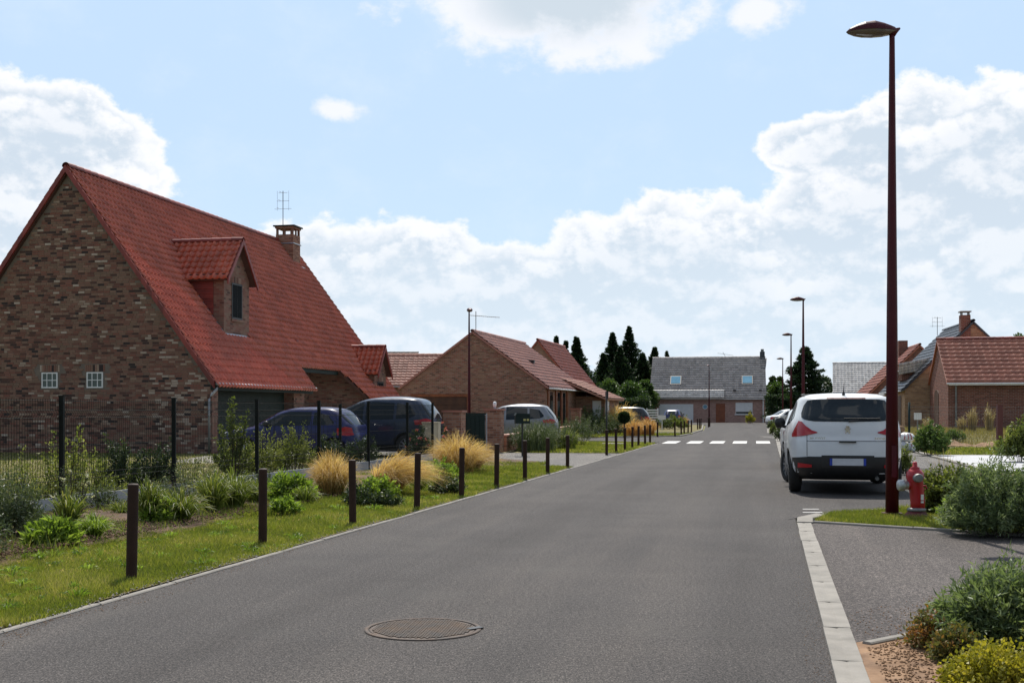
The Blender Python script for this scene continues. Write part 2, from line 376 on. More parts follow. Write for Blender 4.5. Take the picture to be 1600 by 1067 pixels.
MT['tile_red2'] = tile_mat('dull_red_tiles', (.42, .11, .065), (.34, .085, .05), .5)
MT['tile_peach'] = tile_mat('faded_peach_tiles', (.52, .27, .19), (.42, .20, .14), .55)
MT['tile_orange'] = tile_mat('terracotta_tiles', (.44, .17, .11), (.36, .13, .085), .5)
MT['tile_pink'] = tile_mat('terracotta_pink_tiles', (.48, .22, .16), (.38, .17, .13), .5)
MT['tile_grey'] = tile_mat('grey_brown_tiles', (.54, .475, .43), (.44, .385, .35), .6)
MT['tile_lgrey'] = tile_mat('light_grey_tiles', (.70, .655, .60), (.58, .54, .50), .6)
MT['slate'] = tile_mat('slate_tiles', (.065, .07, .08), (.05, .053, .062), .4)
MT['tile_black'] = tile_mat('dark_grey_tiles', (.09, .09, .095), (.07, .07, .075), .4)
MT['verge_red'] = tile_mat('red_verge_tiles', (.27, .045, .032), (.20, .035, .026), .5)
MT['deck'] = pm('roof_underlay', (.10, .05, .04), (.08, .04, .03), .9, 3)
MT['bark'] = pm('bark', lin(84, 68, 54), lin(58, 46, 38), .95, 8, bump=.6, bscale=25)
# foliage (tint 0..1 picks along the ramp)
LF = {}
LF['grass'] = leaf_mat('grass_blades', [(0, (.085, .115, .018)), (.4, (.175, .21, .034)), (.75, (.28, .28, .06)), (1, (.48, .40, .20))], .45)
LF['lawn'] = leaf_mat('lawn_blades', [(0, (.08, .105, .018)), (.5, (.14, .165, .03)), (1, (.22, .20, .07))], .4)
LF['conifer'] = leaf_mat('conifer_needles', [(0, (.012, .028, .015)), (.6, (.030, .056, .026)), (1, (.06, .10, .04))], .25)
LF['tree'] = leaf_mat('tree_leaves', [(0, (.03, .06, .018)), (.5, (.065, .115, .03)), (1, (.13, .19, .055))], .35)
LF['hedge'] = leaf_mat('hedge_leaves', [(0, (.016, .034, .014)), (.5, (.036, .065, .022)), (1, (.07, .11, .036))], .25)
LF['willow'] = leaf_mat('grey_green_leaves', [(0, (.07, .10, .04)), (.5, (.16, .215, .10)), (1, (.34, .39, .24))], .42)
LF['laven'] = leaf_mat('lavender_leaves', [(0, (.035, .055, .025)), (.5, (.08, .11, .05)), (.9, (.15, .175, .10)), (1, (.20, .19, .17))], .3)
LF['bright'] = leaf_mat('bright_green_leaves', [(0, (.08, .13, .02)), (.5, (.18, .27, .04)), (1, (.34, .42, .10))], .5)
LF['daylily'] = leaf_mat('daylily_blades', [(0, (.06, .09, .02)), (.6, (.15, .19, .04)), (1, (.30, .29, .09))], .4)
LF['yellowg'] = leaf_mat('yellow_green_leaves', [(0, (.05, .07, .02)), (.5, (.15, .18, .045)), (.88, (.34, .35, .13)), (1, (.36, .12, .07))], .45)
LF['dark'] = leaf_mat('dark_shrub_leaves', [(0, (.018, .035, .015)), (.6, (.045, .07, .028)), (1, (.13, .16, .07))], .25)
LF['feather'] = leaf_mat('feather_grass', [(0, (.34, .20, .07)), (.5, (.58, .37, .16)), (1, (.80, .60, .34))], .45, .6)
LF['orange'] = leaf_mat('orange_grass', [(0, (.42, .2, .07)), (.5, (.58, .32, .12)), (1, (.7, .45, .22))], .35, .6)
LF['yellow'] = leaf_mat('yellow_leaves', [(0, (.14, .15, .02)), (.4, (.30, .28, .03)), (1, (.55, .46, .06))], .35)
LF['coppery'] = leaf_mat('coppery_leaves', [(0, (.07, .10, .03)), (.5, (.16, .16, .05)), (.8, (.38, .15, .05)), (1, (.5, .2, .07))], .3)
LF['tan'] = leaf_mat('dry_stalks', [(0, (.22, .15, .08)), (.5, (.36, .27, .16)), (1, (.48, .40, .26))], .3)
LF['pink'] = leaf_mat('pink_petals', [(0, (.6, .10, .12)), (1, (.8, .3, .3))], .3)
LF['creamy'] = leaf_mat('cream_petals', [(0, (.6, .58, .45)), (1, (.8, .78, .65))], .3)

# ------------------------------------------------------------------ ground and roads
def sheet(name, pts, z, mat, parent=None, kind='structure', sub=0):
    me = bpy.data.meshes.new(name); bm = bmesh.new()
    vs = [bm.verts.new((p[0], p[1], z if len(p) < 3 else p[2])) for p in pts]; f = bm.faces.new(vs)
    bm.normal_update()
    if f.normal.z < 0: f.normal_flip()
    bmesh.ops.triangulate(bm, faces=[f]); bm.to_mesh(me); bm.free()
    o = link(name, me, mat, parent)
    if kind and not parent: o['kind'] = kind
    return o
lx = lambda Y: -4.66+.2264*Y          # road's left edge
rx = lambda Y: .3425+.2222*Y           # road's right edge (inner edge of gutter)
sheet('ground', [(-1500, -60), (1500, -60), (1500, 3000), (-1500, 3000)], -.05, MT['field'])
road = sheet('road', [(lx(-5), -5), (rx(-5), -5), (rx(60), 60), (rx(96)+.3, 96), (36, 124), (36, 129), (13, 129), (17.5, 104), (13.0, 78), (8.9, 60), (4.2, 57.2), (-12, 62), (-12, 56.5), (3.4, 50.2), (lx(47.4), 47.4)], 0, MT['asphalt'])
drive_left = sheet('driveway', [(-.95, 27.6), (lx(27.6)-.05, 27.6), (lx(36)-.05, 36), (-4, 37.4), (-4, 29.3)], .004, MT['pave'])
sheet('footpath', [(-2, 52), (3.3, 49.3), (3.6, 50.4), (-2, 54)], .006, MT['pave'])
sheet('footpath', [(-2, 73), (9.2, 66.3), (10.6, 70.0), (-2, 77)], .006, MT['pave'])
# right-hand side
bay = sheet('parking_bay', [(rx(14.2)-.1, 14.2), (rx(14.2)+.4, 14.9), (5.3, 15.9), (8.2, 16.4), (8.4+.2142*16, 32), (rx(32)-.1, 32)], .004, MT['asphalt'])
drive_right = sheet('driveway', [(rx(-2)+.09, -2), (rx(6.6)+.09, 6.6), (2.42, 6.95), (4.9, 8.5), (12, 10.2), (12, 11.35), (5.5, 12.3), (3.55, 13.80), (rx(13.6)+.10, 13.6)], .006, MT['asphalt2'])
sheet('soil_bed', [(rx(-2)+.09, -2), (14, -2), (14, 10), (4.9, 8.4), (2.40, 6.90), (rx(6.6)+.09, 6.6)], .012, MT['sand'])
sheet('soil_bed', [(4.9, 14.0), (5.5, 12.4), (14, 11.5), (14, 22), (10, 25), (8.4, 18), (6.6, 16.1)], .008, MT['soil'])
sheet('grass_tongue', [(3.64, 13.86), (5.5, 12.36), (6.6, 12.25), (6.9, 14.5), (5.9, 15.75), (4.2, 15.0)], .016, MT['lawn'])
sheet('footway', [(9.2, 27.2), (10.4, 25.4), (13.5, 40.2), (16, 60), (12.8, 60), (11.6, 44)], .008, MT['pave'])
sheet('pale_driveway', [(10.5, 25.6), (17, 25.0), (19, 34.2), (12.5, 34.6)], .012, MT['pale'])
sheet('verge', [(12.6, 34.7), (24, 34.3), (26, 41), (13.7, 41)], .014, MT['lawn'])
sheet('verge', [(rx(36)+.3, 36), (10.9, 36), (15.5, 62), (22, 90), (rx(92)+.6, 92)], .010, MT['lawn'])
# rising bank in front of the right-hand houses
def bank():
    m = MB(); prof = [(40.5, .01), (42.5, .03), (44.5, .20), (47, .34), (52, .42), (120, .42)]
    for i in range(len(prof)-1):
        y0, z0 = prof[i]; y1, z1 = prof[i+1]
        xa0, xa1 = 13.9+.2*(y0-40.5), 13.9+.2*(y1-40.5)
        m.face([(xa0, y0, .0), (xa0+1.6, y0, z0), (xa1+1.6, y1, z1), (xa1, y1, .0)])
        m.face([(xa0+1.6, y0, z0), (60, y0, z0), (60, y1, z1), (xa1+1.6, y1, z1)])
    return m.build('grass_bank', MT['lawn'], None, True)
tag(bank(), kind='structure')
def BZ(Y): return float(np.interp(Y, [40.5, 42.5, 44.5, 47, 52], [.01, .03, .20, .34, .42]))
# left: verge, bed, garden
bx = lambda Y: -6.9+.26*Y              # verge / planting bed border
fx = lambda Y: -9.72+.255*Y            # concrete plank fence line
sheet('verge', [(bx(-3)-1, -3), (lx(-3)-.09, -3), (lx(27.4)-.09, 27.4), (-1.0, 27.6), (-1.9, 29.5), (fx(29.5), 29.5)], .010, MT['lawn'])
sheet('verge', [(.6, 36.4), (lx(36.2)-.09, 36.2), (lx(47.0)-.09, 47.0), (3.2, 49), (-1.6, 51.6)], .010, MT['lawn'])
sheet('verge', [(-2, 63.4), (4.4, 57.8), (8.5, 60.3), (10.4, 66), (9, 66.2), (-2, 72.6)], .010, MT['lawn'])
sheet('verge', [(-2, 78), (10.9, 70.4), (13.2, 80), (17.2, 104), (13, 128), (-10, 128)], .010, MT['lawn'])
def bedsheet():
    m = MB(); ys = np.linspace(6, 30, 40)
    for a, b in zip(ys[:-1], ys[1:]):
        def row(Y):
            x0, x1 = fx(Y)+.03, bx(Y)-.12+.12*math.sin(Y*2.1)
            return [Vector((x0+(x1-x0)*k/5, Y, .02+.09*math.sin(math.pi*min(1, k/5*.9+.1))*(.7+.3*math.sin(Y*3.1+k)))) for k in range(6)]
        r0, r1 = row(a), row(b)
        for k in range(5): m.face([r0[k], r0[k+1], r1[k+1], r1[k]])
    return m.build('planting_bed', MT['soil'], None, True)
tag(bedsheet(), kind='structure')
sheet('garden_lawn', [(-40, 8), (fx(8)-.05, 8), (fx(24)-.05, 24), (-4.9, 28.2), (-9.0, 30.0), (-9.2, 40), (-40, 46)], .004, MT['lawn'])
sheet('gravel_yard', [(fx(24)-.05, 24), (fx(30.5), 30.5), (-1.7, 36), (-3, 60), (-9.8, 60), (-9.2, 38), (-9.0, 30), (-4.9, 28.2)], .002, MT['gravel'])

# kerbs: stones one by one
def stones(name, path, w, h, length, mat=MT['concrete'], z0=-.02, n_ids=999, side=0, gap=.008, slope=0, c=.008, groove=0):
    root = empty(name, (0, 0, 0)); root['kind'] = 'structure'
    pts = [Vector((p[0], p[1], 0)) for p in path]; segs = []
    for a, b in zip(pts[:-1], pts[1:]):
        L = (b-a).length; n = max(1, round(L/length))
        for i in range(n): segs.append((a+(b-a)*i/n, a+(b-a)*(i+1)/n))
    rest = MB()
    for i, (a, b) in enumerate(segs):
        d = (b-a).normalized(); nn = Vector((d.y, -d.x, 0)); a2, b2 = a+d*gap/2, b-d*gap/2
        h1 = h+random.uniform(-.003, .003); o = nn*w
        m = MB() if i < n_ids else rest; t = random.random()
        j = nn*random.uniform(-.006, .006)
        p = [a2+j, a2+o+j, b2+o+j, b2+j]
        up = [Vector((q.x, q.y, h1)) for q in (p[0]+nn*c+d*c*.3, p[1]-nn*c+d*c*.3, p[2]-nn*c-d*c*.3, p[3]+nn*c-d*c*.3)]
        up[1].z += slope; up[2].z += slope
        md = [Vector((q.x, q.y, h1-c)) for q in p]; md[1].z += slope; md[2].z += slope
        dn = [Vector((q.x, q.y, z0)) for q in p]
        if groove:
            q0, q1 = (up[0]+up[1])/2-Vector((0, 0, groove)), (up[3]+up[2])/2-Vector((0, 0, groove)); g1 = nn*.03
            e0, e1 = q0-g1+Vector((0, 0, groove*.6)), q1-g1+Vector((0, 0, groove*.6)); h0, h1_ = q0+g1*.4+Vector((0, 0, groove*.6)), q1+g1*.4+Vector((0, 0, groove*.6))
            for fq in ([up[0], e0, e1, up[3]], [e0, q0, q1, e1], [q0, h0, h1_, q1], [h0, up[1], up[2], h1_]): m.face(fq, t=t)
        else: m.face(up, t=t)
        for k in range(4):
            m.face([md[k], md[(k+1) % 4], up[(k+1) % 4], up[k]], t=t); m.face([dn[k], dn[(k+1) % 4], md[(k+1) % 4], md[k]], t=t)
        if i < n_ids: m.build('kerb_stone', mat, root)
    if rest.f: tag(rest.build('far_kerb_stone', mat, root), kind='stuff')
    return root
stones('left_kerb', [(lx(Y)-.055, Y) for Y in (3, 10, 20, 27.4, 36.4, 47.2)], .055, .014, 1.0)
stones('left_kerb', [(lx(47.2)-.075, 47.2), (5.3, 48.2), (3.4, 50.0)], .09, .05, .8)
stones('left_kerb', [(4.4, 57.6), (6.6, 58.3), (8.7, 60.2), (10.2, 66), (12.8, 78), (17.2, 104)], .10, .05, 1.5)
stones('right_gutter_kerb', [(rx(Y), Y) for Y in (.5, 13.7)], .162, .018, 1.0, gap=.0015, c=.002, groove=.006)
stones('right_gutter_kerb', [(rx(13.72)+.0, 13.72), (rx(14.3)+.02, 14.3), (rx(14.75)+.30, 14.85)], .19, .03, .6)
stones('right_gutter_kerb', [(rx(Y), Y) for Y in (31.8, 40, 52, 66)], .20, .03, 1.0)
stones('right_gutter_kerb', [(rx(66)-.0, 66), (rx(68)-.4, 68), (rx(84)-.4, 84), (rx(92), 92)], .22, .03, 1.2)
stones('edging', [(3.62, 13.8), (5.5, 12.32), (12, 11.4)], .05, .035, 1.0)
stones('edging', [(3.95, 14.78), (5.35, 15.82), (6.6, 16.1)], .05, .035, 1.0)
stones('edging', [(rx(6.62)+.195, 6.62), (2.46, 6.96), (4.9, 8.5)], .06, .03, .9)
stones('edging', [(10.42, 25.4), (12.45, 34.7), (13.6, 40.5)], .14, .04, 1.0)
stones('edging', [(9.0, 27.6), (10.3, 34), (11.2, 40)], .12, .05, 1.0)
stones('edging', [(-1.0, 27.62), (lx(27.5)-.1, 27.52)], .05, .02, 1.0)
# crossing stripes
for px in (1050, 1087, 1122, 1157, 1193):
    x = PX(px, 48.6); w = .29
    mk = sheet('crossing_stripe', [(x-w-.38, 46.9), (x+w-.38, 46.9), (x+w+.36, 50.4), (x-w+.36, 50.4)], .006, MT['white_line'], road)
for (px, py, w) in ((1267, 796, .11), (1270, 801, .13)):
    g = G(px, py); sheet('painted_dash', [(g.x-w, g.y-.03), (g.x+w, g.y-.03), (g.x+w, g.y+.04), (g.x-w, g.y+.04)], .008, MT['white_line'], road)

# manhole cover
def manhole(loc):
    r = empty('manhole_cover', loc, R(38), 'round rusty iron manhole cover sunk in the asphalt of the road', 'manhole cover')
    m = MB(); m.lathe([(.36, .0), (.36, .006), (.335, .006), (.335, .001)], n=48); m.build('frame_ring', MT['rust'], r, True)
    m = MB(); m.lathe([(0, .003), (.325, .003), (.325, .0)], n=48); m.build('lid', MT['rust'], r)
    t = MB()
    for i in range(-13, 14):
        for j in range(-13, 14):
            x, y = i*.024, j*.024
            if x*x+y*y < .305**2: t.box((x-.008, y-.008, .003), (x+.008, y+.008, .0085), random.random())
    tag(t.build('raised_stud', pm('worn_iron', (.070, .062, .056), (.14, .09, .055), .7, 6, metal=.1), r), kind='stuff')
    m = MB(); m.box((.20, -.225, .002), (.30, -.175, .011)); m.build('lifting_slot', MT['black'], r)
manhole((-.55, 7.11, .001))
def verge_cover():
    g = G(958, 694.5); r = empty('inspection_cover', (g.x, g.y, .01), 0, 'pale concrete inspection cover lying in the grass behind the bollards', 'inspection cover')
    MB().lathe([(0, .05), (.42, .05), (.44, .03), (.44, 0)], n=24).build('lid', MT['concrete'], r)
    MB().lathe([(.46, .03), (.52, .03), (.52, 0)], n=24).build('rim', MT['sand'], r)
verge_cover()

# ------------------------------------------------------------------ bricks and tiles
def brick_wall_geo(parent, inside, xlo, xhi, zhi, n_ids=300, mat=None):
    """separate bricks on the plane y=0 facing -y, 10 mm proud of the mortar"""
    bw, rh, j = .222, .0745, .010; mat = mat or MT['brick_geo']
    protos = []
    def bmesh_brick(w, t):
        m = MB(); h = rh-j; d = .010; c = .003
        a = [(0, 0, 0), (w, 0, 0), (w, 0, h), (0, 0, h)]; f = [(c, -d, c), (w-c, -d, c), (w-c, -d, h-c), (c, -d, h-c)]
        m.face(f, t=t)
        for k in range(4): m.face([a[k], a[(k+1) % 4], f[(k+1) % 4], f[k]], t=t)
        return m
    cells = []
    for r_ in range(int(zhi/rh)):
        z = r_*rh; x = xlo-(.11 if r_ % 2 else 0)-random.uniform(0, .06)
        while x < xhi:
            w = bw-j if random.random() > .16 else .105
            xa, xb = max(x, xlo), min(x+w, xhi)
            if xb-xa > .03 and inside(xa, z) and inside(xb, z) and inside(xa, z+rh-j) and inside(xb, z+rh-j): cells.append((xa, z, xb-xa))
            x += w+j
    full = sorted([c for c in cells if abs(c[2]-(bw-j)) < .001], key=lambda c: (c[0]-0)**2+(c[1]-1.9)**2)[:n_ids]
    ids = set(full)
    for k in range(14):
        me = bmesh_brick(bw-j, random.random()**1.1).mesh('brick'); me.materials.append(mat); protos.append(me)
    rest = MB()
    for c in cells:
        if c in ids:
            o = bpy.data.objects.new('brick', random.choice(protos)); C.objects.link(o); o.parent = parent; o.location = (c[0], 0, c[1])
        else:
            b = bmesh_brick(c[2], random.random()); off = Vector((c[0], -random.uniform(0, .002), c[1])); base = len(rest.v)
            rest.v += [tuple(Vector(v)+off) for v in b.v]; rest.f += [tuple(i+base for i in f) for f in b.f]; rest.uv += b.uv; rest.t += b.t; rest.mi += b.mi
    tag(rest.build('brick_field', mat, parent), kind='stuff')

def tile_geom(w, L, th=.042, wave=.022):
    th = .15 if L > .4 else th
    prof = [(0, .35), (.12, 1), (.30, .85), (.48, .25), (.68, 0), (.88, .08), (1.0, .35)]
    V = []
    for s, lift in ((-.03, 0), (L, th)):
        for u, h in prof: V.append((u*w, s, h*wave+lift))
    for u, h in prof: V.append((u*w, L, h*wave-.026))
    n = len(prof); Fc = []
    for r in (0, 1):
        for i in range(n-1): Fc.append((r*n+i, (r+1)*n+i, (r+1)*n+i+1, r*n+i+1))
    return np.array(V), np.array(Fc)
def roof_tiles(parent, O, U, S, ulen, slen, w, L, mat, inside=None, n_ids=0, key=None, wave=.022, name='roof_tile', field='tile_field', flat=False):
    O, U, S = Vector(O), Vector(U).normalized(), Vector(S).normalized(); N = U.cross(S)
    if N.z < 0: N = -N
    nu, ns = max(1, round(ulen/w)), max(1, round(slen/L)); w, L = ulen/nu, slen/ns
    V, Q = tile_geom(w, L, wave=wave)
    if flat:
        V, Q = tile_geom(w*.985, L, wave=.003)
    B = np.array([U, S, N])
    cells = [(i, k) for k in range(ns) for i in range(nu) if inside is None or inside((i+.5)*w, (k+.5)*L)]
    ids = set(sorted(cells, key=lambda c: key((c[0]+.5)*w, (c[1]+.5)*L))[:n_ids]) if n_ids else set()
    protos = []
    if n_ids:
        Mx = Matrix((U, S, N)).transposed().to_4x4()
        for k in range(8):
            me = bpy.data.meshes.new(name); me.from_pydata([tuple(v) for v in V], [], [tuple(q) for q in Q]); me.transform(Mx)
            a = me.attributes.new('tint', 'FLOAT', 'FACE'); a.data.foreach_set('value', [random.uniform(.25, .85)]*len(Q)); me.materials.append(mat); me.update(); protos.append(me)
    VV, QQ, TT = [], [], []; nb = 0
    for c in cells:
        off = np.array([c[0]*w, c[1]*L, 0.0])
        if c in ids:
            p = O+U*off[0]+S*off[1]; o = bpy.data.objects.new(name, random.choice(protos)); C.objects.link(o); o.parent = parent; o.location = p
        else:
            v = V+off+np.array([0, 0, random.uniform(0, .003)]); VV.append(v); QQ.append(Q+nb); nb += len(V); TT += [random.uniform(.2, .9)]*len(Q)
    if VV:
        P = np.concatenate(VV) @ B + np.array(O)
        o = npmesh(field if n_ids else field, P, np.concatenate(QQ), TT, mat, parent); tag(o, kind='stuff')
def ridge(parent, a, b, mat, r=.11, step=.40, n_ids=0):
    a, b = Vector(a), Vector(b); L = (b-a).length; n = max(1, round(L/step)); d = (b-a).normalized(); s = d.cross(Vector((0, 0, 1))).normalized(); up = s.cross(d)
    rest = MB()
    for i in range(n):
        m = MB() if i < n_ids else rest; t = random.random()
        p0, p1 = a+d*(L*i/n), a+d*(L*(i+1)/n+.04)
        def ring(p, rr): return [p+s*rr*math.cos(th)+up*(rr*math.sin(th)*.9-.02) for th in np.linspace(-.25, math.pi+.25, 9)]
        r0, r1 = ring(p0, r), ring(p1, r*1.16); r2 = ring(p1, r*.98)
        for k in range(8): m.face([r0[k], r0[k+1], r1[k+1], r1[k]], t=t); m.face([r1[k], r1[k+1], r2[k+1], r2[k]], t=t)
        if i < n_ids: m.build('ridge_tile', mat, parent)
    if rest.f: tag(rest.build('ridge_tile_row', mat, parent), kind='stuff')
def slab(m, pts, th):
    p = [Vector(q) for q in pts]; n = (p[1]-p[0]).cross(p[2]-p[0]).normalized()
    if n.z < 0: p.reverse(); n = -n
    q = [v-n*th for v in p]; m.wallface(p); m.wallface(q[::-1])
    for i in range(len(p)): m.wallface([q[i], q[(i+1) % len(p)], p[(i+1) % len(p)], p[i]])

def gutter_pipe(parent, a, b, mat=None, pipes=()):
    m = MB(); m.tube([a, b], .045, 8); m.build('gutter', mat or MT['zinc'], parent, True)
    for p in pipes: MB().tube(p, .04, 8).build('downpipe', mat or MT['zinc'], parent, True)

def house(name, origin, th, Wd, Ln, ze, zr, wallm, tilem, label, tw=.25, tl=.33, oh=.18, left=False, right=True, base=0, group=None, flat=False, pipes=None, ridgem=None, barge=None, gap=None, cat='house'):
    """gable house: local x from -Wd (left eave) to 0 (right eave), y from 0 (near gable) to Ln"""
    r = empty(name, (origin[0], origin[1], base), -th, label, cat, group); ze -= base; zr -= base
    hw = Wd/2; sl = (zr-ze)/hw
    m = MB(); prof = [(-Wd, 0), (0, 0), (0, ze-.08), (-hw, zr-.08), (-Wd, ze-.08)]
    m.wallface([(x, 0, z) for x, z in prof]); m.wallface([(x, Ln, z) for x, z in prof[::-1]])
    m.wallface([(0, 0, 0), (0, Ln, 0), (0, Ln, ze-.08), (0, 0, ze-.08)]); m.wallface([(-Wd, Ln, 0), (-Wd, 0, 0), (-Wd, 0, ze-.08), (-Wd, Ln, ze-.08)])
    m.build('wall', wallm, r)
    o2 = .08; g = .10
    m = MB(); ex = oh
    slab(m, [(-hw, -g, zr), (ex, -g, ze-sl*ex), (ex, Ln+g, ze-sl*ex), (-hw, Ln+g, zr)], .10)
    slab(m, [(-hw, -g, zr), (-Wd-ex, -g, ze-sl*ex), (-Wd-ex, Ln+g, ze-sl*ex), (-hw, Ln+g, zr)], .10)
    m.build('roof', tilem if not barge else barge, r)
    S = Vector((hw+ex, 0, -(zr-ze)-sl*ex)); sL = S.length
    if right: roof_tiles(r, (-hw, -g, zr+.01), (0, 1, 0), S, Ln+2*g, sL, tw, tl, tilem, flat=flat)
    if left:
        S2 = Vector((-S.x, 0, S.z)); roof_tiles(r, (-hw, -g, zr+.01), (0, 1, 0), S2, Ln+2*g, sL, tw, tl, tilem, flat=flat)
    ridge(r, (-hw, -g-.02, zr+.03), (-hw, Ln+g, zr+.03), ridgem or tilem, .10, .4)
    if right: gutter_pipe(r, (ex+.04, -g, ze-sl*ex-.06), (ex+.04, Ln+g, ze-sl*ex-.06), pipes)
    if left: gutter_pipe(r, (-Wd-ex-.04, -g, ze-sl*ex-.06), (-Wd-ex-.04, Ln+g, ze-sl*ex-.06), pipes)
    return r
def chimney(parent, c, w, d, z0, z1, mat, pots=0):
    m = MB(); m.box((c[0]-w/2, c[1]-d/2, z0), (c[0]+w/2, c[1]+d/2, z1)); o = m.build('chimney', mat, parent)
    return o
def antenna(parent, x, y, z, h, mat=None):
    m = MB(); m.tube([(x, y, z), (x, y, z+h)], .018, 6)
    for k, (zz, w) in enumerate(((h*.95, .22), (h*.72, .30), (h*.5, .42))): m.tube([(x-w, y, z+zz), (x+w, y, z+zz)], .008, 4); m.tube([(x-w*.6, y-.12, z+zz+.05), (x-w*.6, y+.12, z+zz+.05)], .008, 4)
    for s in (-.28, .28): m.tube([(x+s, y, z+h*.45), (x+s, y, z+h*1.0)], .006, 4)
    return m.build('antenna', mat or MT['grey_metal'], parent)
def opening(parent, name, frame_m, pane_m, cx, z0, z1, w, axis='y', at=0., out=-1, fw=.05, nx=1, nz=1, depth=.05, lintel=None):
    """window/door lying on plane axis=at, facing out; frame proud 6mm, pane behind"""
    def P(a, b, zz): return (a, at+b*out, zz) if axis == 'y' else (at+b*out, a, zz)
    def bx2(m, a0, a1, zz0, zz1, b0, b1):
        p, q = P(a0, b0, zz0), P(a1, b1, zz1); m.box(tuple(min(u, v) for u, v in zip(p, q)), tuple(max(u, v) for u, v in zip(p, q)))
    m = MB(); x0, x1 = cx-w/2, cx+w/2
    bx2(m, x0, x0+fw, z0, z1, .003, .03); bx2(m, x1-fw, x1, z0, z1, .003, .03); bx2(m, x0+fw, x1-fw, z1-fw, z1, .003, .03); bx2(m, x0+fw, x1-fw, z0, z0+fw, .003, .03)
    for i in range(1, nx):
        xx = x0+(x1-x0)*i/nx; bx2(m, xx-fw*.3, xx+fw*.3, z0+fw, z1-fw, .003, .027)
    for i in range(1, nz):
        zz = z0+(z1-z0)*i/nz; bx2(m, x0+fw, x1-fw, zz-fw*.3, zz+fw*.3, .003, .026)
    fr = m.build(name, frame_m, parent)
    for i in range(nx):
        for k in range(nz):
            a0 = x0+fw*.9+(w-fw*1.8)*i/nx; a1 = x0+fw*.9+(w-fw*1.8)*(i+1)/nx; b0 = z0+fw*.9+(z1-z0-fw*1.8)*k/nz; b1 = z0+fw*.9+(z1-z0-fw*1.8)*(k+1)/nz
            p = MB(); bx2(p, a0+.004, a1-.004, b0+.004, b1-.004, .004, .014); p.build('pane', pane_m, fr)
    return fr

